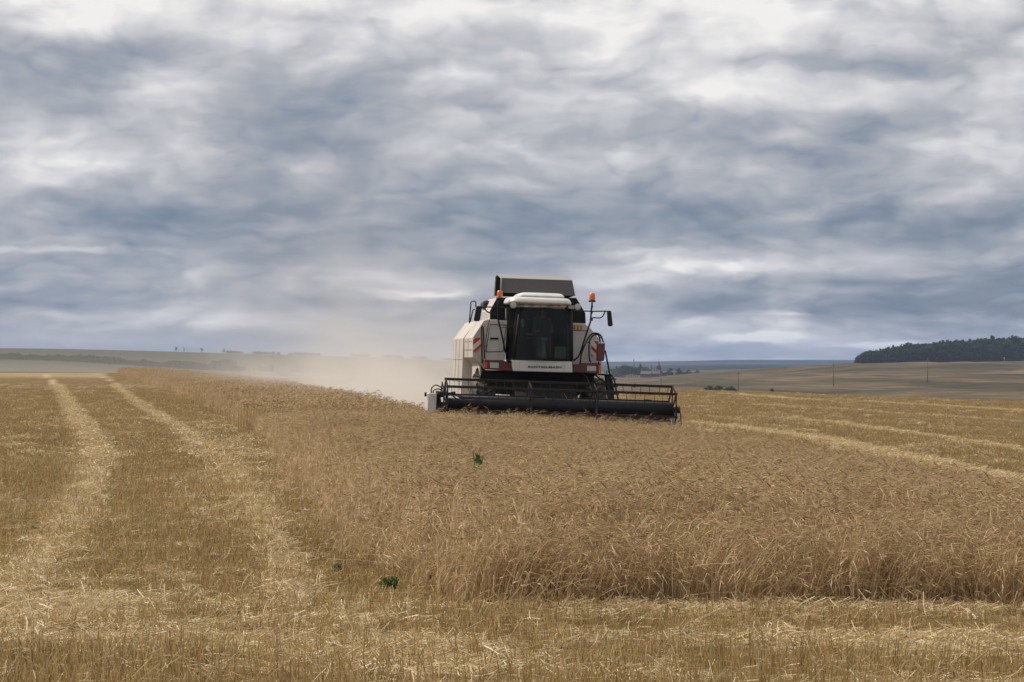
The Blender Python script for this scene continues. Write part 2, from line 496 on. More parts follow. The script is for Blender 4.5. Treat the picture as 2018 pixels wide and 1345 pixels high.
def _hash2(ix, iy):
    v = np.sin(ix * 127.1 + iy * 311.7) * 43758.5453
    return v - np.floor(v)
def vnoise(x, y):
    ix = np.floor(x); iy = np.floor(y); fx = x - ix; fy = y - iy
    fx = fx * fx * (3 - 2 * fx); fy = fy * fy * (3 - 2 * fy)
    a = _hash2(ix, iy); b = _hash2(ix + 1, iy); c = _hash2(ix, iy + 1); d = _hash2(ix + 1, iy + 1)
    return (a + (b - a) * fx) * (1 - fy) + (c + (d - c) * fx) * fy
def fbm(x, y, o=4):
    s_ = 0; a = 0.5; tot = 0
    for i in range(o):
        s_ = s_ + a * vnoise(x + 17.3 * i, y - 9.1 * i); tot += a
        x = x * 2.03; y = y * 2.03; a *= 0.5
    return s_ / tot

def height(x, y):
    x = np.asarray(x, float); y = np.asarray(y, float)
    r = np.hypot(x, y)
    ang = np.arctan2(x, y)
    px = np.where(np.abs(ang) < 1.2, 1009 + FPX * np.tan(np.clip(ang, -1.2, 1.2)), np.sign(ang) * 1e5)
    px = np.clip(px, -2500, 4500)
    yy = np.maximum(r * np.cos(np.clip(ang, -0.6, 0.6)), 1.0)
    u = (px - PXG[0]) / (PXG[1] - PXG[0]); v = np.clip((np.log(np.maximum(yy, 101)) - LG[0]) / (LG[1] - LG[0]), 0, len(LG) - 1.001)
    i = np.clip(u.astype(int), 0, len(PXG) - 2); j = v.astype(int)
    fu = u - i; fv = v - j
    far = (_tab[j, i] * (1 - fu) + _tab[j, i + 1] * fu) * (1 - fv) + (_tab[j + 1, i] * (1 - fu) + _tab[j + 1, i + 1] * fu) * fv
    near = field_z(x, y)
    wt = sstep(105, 150, yy)
    z = near * (1 - wt) + far * wt
    # gullies and terraces on the far grass slope, small unevenness of the field
    hill = sstep(480, 700, yy) * (1 - sstep(2200, 3000, yy)) * sstep(1200, 1400, px)
    z = z + hill * (fbm(x / 60 + 3 + y / 260, y / 70 + x / 320, 4) - 0.5) * 9.0 * sstep(600, 800, yy) * (1 - sstep(1250, 1600, yy))
    z = z + (fbm(x / 2.1, y / 2.6, 3) - 0.5) * 0.05 * (1 - wt)
    return z

def H(x, y):
    return float(height(np.array([x]), np.array([y]))[0])

_YM = np.exp(np.linspace(math.log(11), math.log(9000), 6000))
def ground_at(px, py, ymin=11, lift=0.0):
    """where the line of sight through a photo pixel meets the ground (raised by lift)"""
    Y = _YM[_YM > ymin]
    x = (px - 1009) / FPX * Y
    z = EYE + (712 - py) / FPX * Y
    hit = np.nonzero(z <= height(x, Y) + lift)[0]
    k = hit[0] if len(hit) else len(Y) - 1
    return float(x[k]), float(Y[k])

# crop borders (metres)
XL_Y = [17.0, 18.2, 20.2, 23.5, 36, 50, 95, 255, 330]
XL_X = [0.3, -0.2, -0.95, -1.5, -3.0, -4.5, -11.2, -39, -52]
XR_Y = [61.5, 79, 157, 288, 330]
XR_X = [-2.3, -4.9, -16.0, -41.0, -49.0]
_re = [ground_at(a, b, 17, 0.52) for a, b in ((1420, 864), (1606, 902), (1715, 930), (1859, 955), (2018, 980), (2150, 998))]
_re = [(3.9, 60.9), ground_at(1345, 858, 17, 0.5)] + [q for q in _re if q[1] < 59]
_re.append((_re[-1][0] + 4.5, 13.0))
RE_Y = [q[1] for q in _re][::-1]
RE_X = [q[0] for q in _re][::-1]
print('right edge', [(round(a, 1), round(b, 1)) for a, b in _re])
HEAD_Y0, HEAD_Y1 = 59.3, 60.0
FRONT_Y = 17.9
def crop_mask(x, y):
    left = np.interp(y, XL_Y, XL_X) + (fbm(y / 1.3, y * 0 + 3.0, 3) - 0.5) * 0.35
    wob = (fbm(x / 0.9, x * 0 + 8, 3) - 0.5) * 0.5
    cut_y = 59.35 + (x - 1.0) * 0.123          # in front of the cutter bar
    front = (y > FRONT_Y + wob) & (y <= cut_y) & (x > left) & (x < np.interp(y, RE_Y, RE_X) + wob)
    back = (y > 50) & (y < 292) & (x > left) & (x < np.where(y < 61.5, -2.3, np.interp(y, XR_Y, XR_X)))
    return front | back

def line_dist(x, y, pts):
    best = np.full(np.shape(x), 1e9)
    for (ax, ay), (bx, by) in zip(pts[:-1], pts[1:]):
        dx, dy = bx - ax, by - ay
        t = np.clip(((x - ax) * dx + (y - ay) * dy) / (dx * dx + dy * dy), 0, 1)
        best = np.minimum(best, np.hypot(x - ax - t * dx, y - ay - t * dy))
    return best

TR1 = [(-3.6, 18.0), (-3.85, 20), (-5, 29), (-7.4, 45), (-27, 150), (-56, 300)]
TR2 = [(-1.55, 18.0), (-1.8, 20), (-3.8, 35.4), (-6.15, 50), (-17.0, 112), (-31, 195), (-50, 300)]
def px_line(pts):
    return [ground_at(a, b) for a, b in pts]
SW = [(px_line([(1362, 836), (1500, 851), (1640, 873), (1800, 907), (2018, 950), (2200, 990)]), 0.85, 1.0),
      (px_line([(1390, 852), (1600, 905), (1800, 938), (2018, 972), (2200, 1000)]), 0.40, 0.7),
      (px_line([(1560, 828), (1650, 836), (1750, 850), (1880, 868), (2018, 890), (2200, 915)]), 0.55, 0.75),
      (px_line([(1500, 800), (1700, 812), (2018, 834), (2200, 845)]), 0.5, 0.35),
      (px_line([(1440, 779), (1520, 785), (1600, 791)]), 0.8, 0.6),
      (px_line([(1720, 795), (1850, 802), (2018, 812), (2200, 820)]), 1.0, 0.55)]
def straw_cover(x, y):
    """0..1: how much pale cut straw lies here"""
    n = fbm(x / 0.8, y / 1.1, 4)
    n2 = fbm(x / 3.5 + 5, y / 4.5, 3)
    s_ = 0.85 * sstep(0.36, 0.08, line_dist(x, y, TR1) * (0.7 + 0.7 * n)) * (0.65 + 0.5 * n2)
    s_ = np.maximum(s_, 0.95 * sstep(0.24, 0.05, line_dist(x, y, TR2) * (0.7 + 0.7 * n)) * (0.4 + 0.8 * n2))
    for pts, wd, amp in SW:
        d = line_dist(x, y, pts) * (0.55 + 0.9 * n)
        s_ = np.maximum(s_, amp * sstep(wd * 1.1, wd * 0.35, d) * (0.95 + 0.5 * n2))
    def blobm(cx, cy, rx, ry, a):
        q = ((x - cx) / rx) ** 2 + ((y - cy) / ry) ** 2
        return 1.35 * a * np.exp(-q) * (0.4 + 1.1 * n)
    for b in [(-3.4, 16.9, 0.9, 1.3, 0.95), (-0.62, 14.3, 0.50, 0.8, 1.25), (-2.2, 15.1, 1.8, 0.30, 0.75), (2.0, 15.4, 1.5, 0.28, 0.7),
              (1.6, 17.5, 1.4, 0.35, 0.75), (-1.7, 17.3, 1.3, 0.25, 0.6), (3.4, 17.3, 1.0, 0.3, 0.5), (-0.1, 13.6, 1.2, 0.25, 0.45),
              (2.7, 13.4, 0.9, 0.3, 0.55), (-1.3, 16.2, 0.5, 0.7, 0.4), (3.2, 15.0, 0.9, 0.3, 0.6)]:
        s_ = np.maximum(s_, blobm(*b))
    # straw shaken out beside the standing crop on the left
    side = np.interp(y, XL_Y, XL_X)
    s_ = np.maximum(s_, 0.2 * sstep(1.2, 0.3, np.abs(x - (side - 1.0))) * sstep(19, 24, y) * sstep(75, 45, y) * sstep(0.42, 0.62, n2))
    # pale chaff on the crest
    s_ = np.maximum(s_, 0.5 * sstep(205, 255, y) * sstep(420, 330, y) * (x < np.interp(y, XL_Y, XL_X) - 2) * (0.6 + 0.6 * n2))
    return np.clip(s_ + 0.10 * sstep(0.5, 0.75, n), 0, 1)

def polar_grid():
    rs = [0.6]
    while rs[-1] < 9000:
        rs.append(rs[-1] * (1.013 if 9 < rs[-1] < 400 else (1.02 if rs[-1] < 2500 else 1.05)))
    rs = np.array(rs)
    a = list(np.arange(-14, 14.001, 0.14)) + list(np.arange(16, 60, 2.5)) + list(np.arange(60, 300, 8)) + list(np.arange(300, 345.9, 2.5))
    an = np.radians(np.array(a))
    return rs, an
RS, AN = polar_grid()
GX = RS[:, None] * np.sin(AN)[None, :]
GY = RS[:, None] * np.cos(AN)[None, :]
GZ = height(GX, GY)
nr, na = GX.shape
ii = np.arange(nr - 1)[:, None]; jj = np.arange(na)[None, :]; j2 = (jj + 1) % na
QUADS = np.stack([np.broadcast_to(ii * na + jj, (nr - 1, na)), np.broadcast_to(ii * na + j2, (nr - 1, na)),
                  np.broadcast_to((ii + 1) * na + j2, (nr - 1, na)), np.broadcast_to((ii + 1) * na + jj, (nr - 1, na))], -1).reshape(-1, 4)
QR = np.repeat(RS[:-1], na)
VERTS = np.stack([GX, GY, GZ], -1).reshape(-1, 3)
STRAW = straw_cover(VERTS[:, 0], VERTS[:, 1])

def sheet(name, sel, mat, extra=False):
    q = QUADS[sel]
    used, inv = np.unique(q, return_inverse=True)
    me = bpy.data.meshes.new(name)
    v = VERTS[used]
    me.vertices.add(len(v)); me.vertices.foreach_set('co', v.ravel())
    n = len(q)
    me.loops.add(n * 4); me.polygons.add(n)
    me.loops.foreach_set('vertex_index', inv.ravel().astype(np.int32))
    me.polygons.foreach_set('loop_start', np.arange(0, n * 4, 4, dtype=np.int32))
    me.polygons.foreach_set('use_smooth', np.ones(n, bool))
    me.update(calc_edges=True)
    if extra:
        at = me.attributes.new('straw', 'FLOAT', 'POINT')
        at.data.foreach_set('value', STRAW[used].astype(np.float32))
    me.flip_normals()
    me.materials.append(mat)
    o = bpy.data.objects.new(name, me)
    COL.objects.link(o)
    return tag(o, kind='structure')

def field_material():
    m, t, o = material('stubble_ground')
    geo = t.n('ShaderNodeNewGeometry')
    P_ = geo.outputs['Position']
    sp = t.n('ShaderNodeSeparateXYZ'); t.put(sp.inputs[0], P_)
    at = t.n('ShaderNodeAttribute', attribute_name='straw')
    a = t.noise(P_, 0.35, 6, 0.6)
    b = t.noise(P_, 6.0, 6, 0.7)
    rows = t.noise(t.vec(t.m('MULTIPLY', t.m('ADD', sp.outputs[0], t.m('MULTIPLY', sp.outputs[1], 0.16)), 2.2), t.m('MULTIPLY', sp.outputs[1], 0.10), 0.0), 1.0, 4, 0.6)
    c = t.ramp(t.m('ADD', t.m('MULTIPLY', b, 0.55), t.m('MULTIPLY', a, 0.45)),
               [(0.25, (0.075, 0.044, 0.017)), (0.5, (0.165, 0.102, 0.038)), (0.72, (0.27, 0.18, 0.075))])
    c = t.mix(t.rng(rows, 0.4, 0.65, 0, 0.45), c, (0.30, 0.205, 0.085))
    c = t.mix(t.rng(t.noise(P_, 0.22, 4, 0.6), 0.52, 0.66, 0.0, 0.5), c, (0.12, 0.11, 0.032))
    s_ = t.m('MULTIPLY', at.outputs['Fac'], t.rng(b, 0.3, 0.6, 0.5, 1.0))
    c = t.mix(s_, c, (0.56, 0.44, 0.25))
    h = t.m('ADD', b, t.m('MULTIPLY', t.noise(P_, 22.0, 4, 0.7), 0.5))
    principled(t, o, c, 0.95, normal=bump(t, h, 0.9, 0.06), spec=0.1)
    return m

def hillside_material():
    m, t, o = material('dry_grass_slope')
    geo = t.n('ShaderNodeNewGeometry')
    P_ = geo.outputs['Position']
    sp = t.n('ShaderNodeSeparateXYZ'); t.put(sp.inputs[0], P_)
    x, y = sp.outputs[0], sp.outputs[1]
    v = t.vec(t.m('ADD', t.m('MULTIPLY', x, 0.016), t.m('MULTIPLY', y, 0.004)), t.m('ADD', t.m('MULTIPLY', y, 0.011), t.m('MULTIPLY', x, 0.004)), 0.0)
    a = t.noise(v, 1.0, 7, 0.62)
    st = t.noise(t.vec(t.m('MULTIPLY', x, 0.02), t.m('MULTIPLY', t.m('ADD', y, t.m('MULTIPLY', x, 0.35)), 0.06), 2.0), 1.0, 7, 0.65)
    f = t.m('ADD', t.m('MULTIPLY', a, 0.5), t.m('MULTIPLY', st, 0.5))
    c = t.ramp(f, [(0.40, (0.032, 0.033, 0.012)), (0.47, (0.075, 0.057, 0.026)), (0.53, (0.122, 0.086, 0.043)), (0.60, (0.21, 0.147, 0.082))])  # slope tones lowered so the colour carries cloud shade nothing casts
    c = t.mix(t.rng(t.noise(P_, 0.25, 5, 0.7), 0.35, 0.7, 0.0, 0.35), c, (0.10, 0.085, 0.045))
    # left part: grey-green and ploughed land
    lf = t.rng(x, -160, 40, 1.0, 0.0)
    strip = t.rng(t.noise(t.vec(t.m('MULTIPLY', x, 0.0015), t.m('MULTIPLY', y, 0.006), 5.0), 1.0, 3, 0.5), 0.45, 0.55)
    c = t.mix(lf, c, t.mix(strip, (0.068, 0.058, 0.034), (0.046, 0.050, 0.026)))
    principled(t, o, c, 0.95, spec=0.1)
    return m

def distant_material():
    m, t, o = material('distant_woods_and_fields')
    geo = t.n('ShaderNodeNewGeometry')
    sp = t.n('ShaderNodeSeparateXYZ'); t.put(sp.inputs[0], geo.outputs['Position'])
    v = t.vec(t.m('MULTIPLY', sp.outputs[0], 0.0011), t.m('MULTIPLY', sp.outputs[1], 0.0016), 0.0)
    a = t.noise(v, 1.0, 6, 0.55, 0.3)
    c = t.ramp(a, [(0.44, (0.008, 0.016, 0.014)), (0.56, (0.014, 0.022, 0.018)), (0.61, (0.09, 0.075, 0.05)), (0.72, (0.12, 0.10, 0.06))])
    principled(t, o, c, 0.95, spec=0.1)
    return m
M['field'] = field_material(); M['hillside'] = hillside_material(); M['distant'] = distant_material()
sheet('field', QR < 300, M['field'], True)
sheet('hillside', (QR >= 300) & (QR < 2600), M['hillside'])
sheet('distant_hills', QR >= 2600, M['distant'])

# ------------------------------------------------------------------ scattered stems (stuff)
def proto_collection(name, meshes, mat):
    c = bpy.data.collections.new(name)
    for i, (v, f, mi, mats) in enumerate(meshes):
        me = bpy.data.meshes.new(f'{name}.{i:03d}')
        n = len(f)
        me.vertices.add(len(v)); me.vertices.foreach_set('co', np.asarray(v, np.float32).ravel())
        me.loops.add(n * 4); me.polygons.add(n)
        me.loops.foreach_set('vertex_index', np.asarray(f, np.int32).ravel())
        me.polygons.foreach_set('loop_start', np.arange(0, n * 4, 4, dtype=np.int32))
        for mt in mats: me.materials.append(mt)
        me.polygons.foreach_set('material_index', np.asarray(mi, np.int32))
        me.update(calc_edges=True)
        c.objects.link(bpy.data.objects.new(f'{name}.{i:03d}', me))
    return c

def scatter(name, coll, pts, rot, scl, idx, kind='stuff', label=None):
    me = bpy.data.meshes.new(name)
    n = len(pts)
    me.vertices.add(n); me.vertices.foreach_set('co', np.asarray(pts, np.float32).ravel())
    a = me.attributes.new('turn', 'FLOAT_VECTOR', 'POINT'); a.data.foreach_set('vector', np.asarray(rot, np.float32).ravel())
    a = me.attributes.new('size', 'FLOAT_VECTOR', 'POINT'); a.data.foreach_set('vector', np.asarray(scl, np.float32).ravel())
    a = me.attributes.new('pick', 'INT', 'POINT'); a.data.foreach_set('value', np.asarray(idx, np.int32))
    o = bpy.data.objects.new(name, me)
    COL.objects.link(o)
    g = bpy.data.node_groups.new(name + '_scatter', 'GeometryNodeTree')
    g.interface.new_socket('Geometry', in_out='INPUT', socket_type='NodeSocketGeometry')
    g.interface.new_socket('Geometry', in_out='OUTPUT', socket_type='NodeSocketGeometry')
    gi = g.nodes.new('NodeGroupInput'); go = g.nodes.new('NodeGroupOutput')
    m2p = g.nodes.new('GeometryNodeMeshToPoints')
    ip = g.nodes.new('GeometryNodeInstanceOnPoints')
    ci = g.nodes.new('GeometryNodeCollectionInfo')
    ci.inputs['Collection'].default_value = coll
    ci.inputs['Separate Children'].default_value = True
    ci.inputs['Reset Children'].default_value = True
    def attr(nm, typ):
        nd = g.nodes.new('GeometryNodeInputNamedAttribute'); nd.data_type = typ
        nd.inputs['Name'].default_value = nm
        return nd.outputs[0]
    e2r = g.nodes.new('FunctionNodeEulerToRotation')
    L = g.links.new
    L(gi.outputs[0], m2p.inputs['Mesh']); L(m2p.outputs[0], ip.inputs['Points'])
    L(ci.outputs[0], ip.inputs['Instance'])
    ip.inputs['Pick Instance'].default_value = True
    L(attr('pick', 'INT'), ip.inputs['Instance Index'])
    L(attr('turn', 'FLOAT_VECTOR'), e2r.inputs[0]); L(e2r.outputs[0], ip.inputs['Rotation'])
    L(attr('size', 'FLOAT_VECTOR'), ip.inputs['Scale'])
    L(ip.outputs[0], go.inputs[0])
    md = o.modifiers.new('scatter', 'NODES'); md.node_group = g
    return tag(o, label=label, kind=kind)

class Stems:
    """collects ribbons and ears as quads"""
    def __init__(s): s.v = []; s.f = []; s.m = []
    def ribbon(s, pts, w0, w1, side, mi):
        b = len(s.v); n = len(pts)
        for i, p in enumerate(pts):
            wd = (w0 + (w1 - w0) * i / (n - 1)) * 0.5
            s.v.append(p - side * wd); s.v.append(p + side * wd)
        for i in range(n - 1):
            k = b + 2 * i
            s.f.append((k, k + 1, k + 3, k + 2)); s.m.append(mi)
    def ear(s, p, d, ln, wd, mi):
        d = d / np.linalg.norm(d)
        a = np.cross(d, [0.3, 0.5, 0.8]); a /= np.linalg.norm(a)
        c = np.cross(d, a)
        b = len(s.v)
        for t, r_ in ((0, .25), (.3, 1), (.7, .85), (1, .1)):
            for k in range(4):
                an = math.pi / 2 * k + 0.4
                s.v.append(p + d * ln * t + (a * math.cos(an) + c * math.sin(an)) * wd * .5 * r_)
        for i in range(3):
            for k in range(4):
                s.f.append((b + i * 4 + k, b + i * 4 + (k + 1) % 4, b + i * 4 + 4 + (k + 1) % 4, b + i * 4 + 4 + k)); s.m.append(mi)
    def data(s, mats): return (np.array(s.v), s.f, s.m, mats)

def unit(v): return v / np.linalg.norm(v)
def wheat_clump(n, size, thick=1.0, awns=3, wild=0.0):
    S = Stems()
    for i in range(n):
        x, y = rng.uniform(-size / 2, size / 2, 2)
        h = rng.normal(0.60, 0.055)
        la = rng.normal(0.1, 0.9)                # mostly leaning to +x
        lean = abs(rng.normal(0.10, 0.09)) + wild * abs(rng.normal(0, 0.35))
        d = np.array([math.cos(la), math.sin(la), 0.0])
        p0 = np.array([x, y, 0.0])
        pts = [p0 + np.array([0, 0, h * t]) * (1 - 0.15 * lean * t) + d * lean * h * t ** 2 for t in (0, .4, .75, 1.0)]
        nod = rng.uniform(0.03, 0.09)
        tip = pts[-1] + d * nod + np.array([0, 0, 0.02])
        pts.append(tip)
        sa = rng.uniform(-0.7, 0.7)
        side = np.array([math.cos(sa), math.sin(sa), 0.0])
        S.ribbon(pts, 0.0048 * thick, 0.0030 * thick, side, 0)
        dn = rng.uniform(-0.9, 0.4)
        ed = unit(d + np.array([rng.normal(0, .2), rng.normal(0, .2), dn]))
        ln = rng.uniform(0.055, 0.09)
        S.ear(tip, ed, ln, 0.0095 * thick, 0)
        for k in range(awns):
            ad = unit(ed + rng.normal(0, 0.22, 3))
            S.ribbon([tip + ed * ln * 0.4, tip + ed * ln * 0.7 + ad * 0.09], 0.003 * thick, 0.0012 * thick, unit(np.cross(ad, [0.2, 1, 0.1])), 0)
        if rng.random() < 0.75:
            t = rng.uniform(0.25, 0.8); q = p0 + d * lean * h * t ** 2 + np.array([0, 0, h * t])
            a2 = rng.uniform(0, 6.28); dd = np.array([math.cos(a2), math.sin(a2), 0])
            S.ribbon([q, q + dd * 0.07 + np.array([0, 0, 0.05]), q + dd * 0.16 - np.array([0, 0, 0.03])], 0.009 * thick, 0.003, unit(np.array([-dd[1], dd[0], 0.4])), 0)
    return S
def stubble_clump(n, size, hmean, thick=1.0, green=0.0, rows=True, litter=6):
    S = Stems()
    for i in range(n):
        x, y = rng.uniform(-size / 2, size / 2, 2)
        if rows: x = (round(x / 0.13) * 0.13) + rng.normal(0, 0.022)
        g = rng.random() < green
        h = max(0.04, rng.normal(hmean, hmean * 0.28)) * (0.6 if g else 1)
        la = rng.uniform(0, 6.28); lean = abs(rng.normal(0.0, 0.42))
        d = np.array([math.cos(la), math.sin(la), 0.0])
        p0 = np.array([x, y, -0.01])
        sa = rng.uniform(-0.6, 0.6); side = np.array([math.cos(sa), math.sin(sa), 0])
        S.ribbon([p0, p0 + np.array([0, 0, h * .5]) + d * lean * h * .35, p0 + np.array([0, 0, h]) + d * lean * h], 0.0055 * thick, 0.0042 * thick, side, 1 if g else 0)
    lie(S, litter, size, 0.05, thick)
    return S
def lie(S, n, size, top, thick=1.0, lmin=0.06, lmax=0.26, mi=2):
    for i in range(n):
        p = np.array([*rng.uniform(-size / 2, size / 2, 2), rng.uniform(0.01, top)])
        a = rng.uniform(0, 6.28); ln = rng.uniform(lmin, lmax)
        d = np.array([math.cos(a), math.sin(a), rng.normal(0, 0.22)])
        bend = np.array([rng.normal(0, .06), rng.normal(0, .06), rng.normal(0.0, .05)]) * ln
        side = unit(np.array([-d[1], d[0], rng.normal(0.4, .4)]))
        q = [p - d * ln / 2, p + bend, p + d * ln / 2]
        m_ = min(k[2] for k in q)
        if m_ < 0.004: q = [k + np.array([0, 0, 0.004 - m_]) for k in q]
        S.ribbon(q, 0.0058 * thick, 0.0052 * thick, side, mi)

MW = [M['wheat']]
MS = [M['stub'], M['greenish'], M['straw']]
C_wheat = proto_collection('wheat_stems', [wheat_clump(115, 0.6).data(MW) for _ in range(8)], None)
C_wheat_wild = proto_collection('ragged_wheat_stems', [wheat_clump(48, 0.5, 1.1, 2, 1.0).data(MW) for _ in range(5)], None)
C_wheat_far = proto_collection('far_wheat_stems', [wheat_clump(80, 1.1, 2.4, 1).data(MW) for _ in range(4)], None)
C_stub = proto_collection('stubble_stems', [stubble_clump(84, 0.6, 0.095, 0.8, 0.13, litter=22).data(MS) for _ in range(8)], None)
C_stub_far = proto_collection('far_stubble_stems', [stubble_clump(140, 1.2, 0.085, 1.4, 0.15, litter=34).data(MS) for _ in range(5)], None)
def straw_clump(n, size, top, thick):
    S = Stems(); lie(S, n, size, top, thick, 0.05, 0.19); return S
C_straw = proto_collection('loose_straw', [straw_clump(42, 0.26, 0.04, 0.85).data(MS) for _ in range(6)], None)
C_straw_far = proto_collection('far_loose_straw', [straw_clump(46, 0.42, 0.07, 1.5).data(MS) for _ in range(4)], None)

def grid_pts(step, y0, y1, jitter=0.5, margin=2.6):
    ys = np.arange(y0, y1, step)
    P_ = []
    for y in ys:
        half = 0.2075 * y + margin
        xs = np.arange(-half, half, step)
        P_.append(np.stack([xs, np.full_like(xs, y)], -1))
    P_ = np.concatenate(P_)
    return P_ + rng.uniform(-jitter, jitter, P_.shape) * step
def place(P_, spread, smin=0.85, smax=1.15, npick=4, lift=0.0, tilt=0.0):
    n = len(P_)
    z = height(P_[:, 0], P_[:, 1]) + lift
    pts = np.column_stack([P_, z])
    rot = np.column_stack([rng.normal(0, tilt, n), rng.normal(0, tilt, n), rng.uniform(-spread, spread, n)])
    s_ = rng.uniform(smin, smax, n)
    return pts, rot, np.column_stack([np.ones(n), np.ones(n), s_]), rng.integers(0, npick, n)

# standing wheat
pA = grid_pts(0.42, 16.8, 63, 0.5); pA = pA[crop_mask(pA[:, 0], pA[:, 1])]
a = place(pA, 0.5, 0.88, 1.10, 8, 0, 0.03)
und = 0.92 + 0.20 * fbm(pA[:, 0] / 2.5, pA[:, 1] / 3.5, 3)
edge_in = np.zeros(len(pA))
for dx_, dy_ in ((.5, 0), (-.35, 0), (0, -.5), (0, -1.0)):
    edge_in += ~crop_mask(pA[:, 0] + dx_, pA[:, 1] + dy_)
a[2][:, 2] *= 1 - 0.30 * np.clip(edge_in / 2, 0, 1) * (pA[:, 1] < 57)
a[1][:, 0] += 0.14 * (edge_in > 0) * rng.random(len(pA)); a[1][:, 1] += 0.22 * (edge_in > 0) * rng.random(len(pA))
a[2][:, 2] *= und / und.mean() * (1 - 0.34 * sstep(50, 58, pA[:, 1]))
scatter('wheat_crop', C_wheat, *a, label='standing ripe brown wheat in front of the harvester')
pB = grid_pts(0.75, 60, 296, 0.5); pB = pB[crop_mask(pB[:, 0], pB[:, 1]) & (pB[:, 1] > 61)]
scatter('far_wheat_crop', C_wheat_far, *place(pB, 0.6, 0.85, 1.12, 4), label='strip of uncut wheat running away to the left')
# ragged, leaning stems along the cut edges
eg = grid_pts(0.22, 16.6, 62, 0.5)
inn = crop_mask(eg[:, 0], eg[:, 1])
nb = ~(crop_mask(eg[:, 0] + .45, eg[:, 1]) & crop_mask(eg[:, 0] - .45, eg[:, 1]) & crop_mask(eg[:, 0], eg[:, 1] - .45))
eg = eg[inn & nb & (eg[:, 1] < 57)]
eg = eg[(rng.random(len(eg)) < 0.75) | (eg[:, 1] < 19.5)]
scatter('ragged_wheat_edge', C_wheat_wild, *place(eg, 1.4, 0.40, 0.85, 5, 0, 0.30), label='bent and tangled wheat stems along the cut edge')
# stems bending over in front of the cutter bar
hp = grid_pts(0.22, 56.8, 60.6, 0.5); hp = hp[crop_mask(hp[:, 0], hp[:, 1]) & (hp[:, 0] > -2.6) & (hp[:, 0] < 4.6)]
hp = hp[rng.random(len(hp)) < 0.5]
scatter('bending_wheat', C_wheat_wild, *place(hp, 1.2, 0.7, 1.12, 5, 0, 0.12), label='wheat ears bending under the harvester reel')
# stubble
def stub_keep(p, m_=0.1): return ~crop_mask(p[:, 0], p[:, 1])
pC = grid_pts(0.40, 11.5, 42, 0.5); pC = pC[stub_keep(pC)]
sc_ = straw_cover(pC[:, 0], pC[:, 1])
pC = pC[rng.random(len(pC)) > sc_ * 0.75]
a = place(pC, 0.35, 0.7, 1.15, 8, 0, 0.05)
a[2][:, 2] *= np.where(pC[:, 1] < 14.3, 1.6, np.where(pC[:, 1] < 18.5, 1.0, 1.1)) * (0.55 + 0.9 * fbm(pC[:, 0] / 1.7, pC[:, 1] / 1.1, 3))
scatter('stubble', C_stub, *a, label='short brown stubble on the harvested field')
pD = grid_pts(0.80, 42, 150, 0.5); pD = pD[stub_keep(pD)]
pD = pD[rng.random(len(pD)) > straw_cover(pD[:, 0], pD[:, 1]) * 0.7]
scatter('far_stubble', C_stub_far, *place(pD, 0.4, 0.7, 1.2, 5), label='short stubble farther out on the field')
# loose straw
pE = grid_pts(0.16, 11.5, 42, 0.5); pE = pE[stub_keep(pE)]
sc_ = straw_cover(pE[:, 0], pE[:, 1]); pE = pE[rng.random(len(pE)) < sc_ ** 1.1 * 1.5]
scatter('loose_straw', C_straw, *place(pE, 3.14, 0.8, 1.6, 6, 0.01, 0.06), label='pale loose straw lying on the stubble')
pF = grid_pts(0.30, 38, 170, 0.5); pF = pF[stub_keep(pF)]
sc_ = straw_cover(pF[:, 0], pF[:, 1]); pF = pF[rng.random(len(pF)) < sc_ ** 1.1 * 1.7]
scatter('far_loose_straw', C_straw_far, *place(pF, 3.14, 0.8, 1.7, 4, 0.01, 0.04), label='pale straw rows on the far stubble')
print('instances', len(pA), len(pB), len(eg), len(pC), len(pD), len(pE), len(pF))
# ------------------------------------------------------------------ combine harvester
YAW, ROLL = R(7.0), R(2.0)
MX, MY = 1.03, 60.6
MZ = -0.30
harv = empty('combine_harvester', (MX, MY, MZ), (0, ROLL, YAW))
tag(harv, 'white combine harvester with a black reel header cutting into the standing wheat', 'harvester')
ROT = Euler((0, ROLL, YAW)).to_matrix()
ROTI = ROT.inverted()
def P(px, py, y):
    """harvester coordinates of the point seen at a photo pixel, at depth y in the harvester's own frame"""
    d = ROTI @ Vector(((px - 1009) / FPX, 1.0, (712 - py) / FPX))
    c = ROTI @ (Vector((0, 0, EYE)) - Vector((MX, MY, MZ)))
    k = (y - c.y) / d.y
    return c + d * k
def Z(x, y, zx, zy, sc):   # helper: pixel in an enlarged crop of the photo
    return zx + x * sc, zy + y * sc
def Q(x, y, d):            # pixel of the 2018 px enlargement of [820..1360] x [520..880]
    s_ = 540 / 2018
    return P(820 + x * s_, 520 + y * s_, d)
AX = Vector((1, 0, 0))
def part(mb, name, mat, parent=harv, **k): return mb.build(name, M[mat], parent, **k)

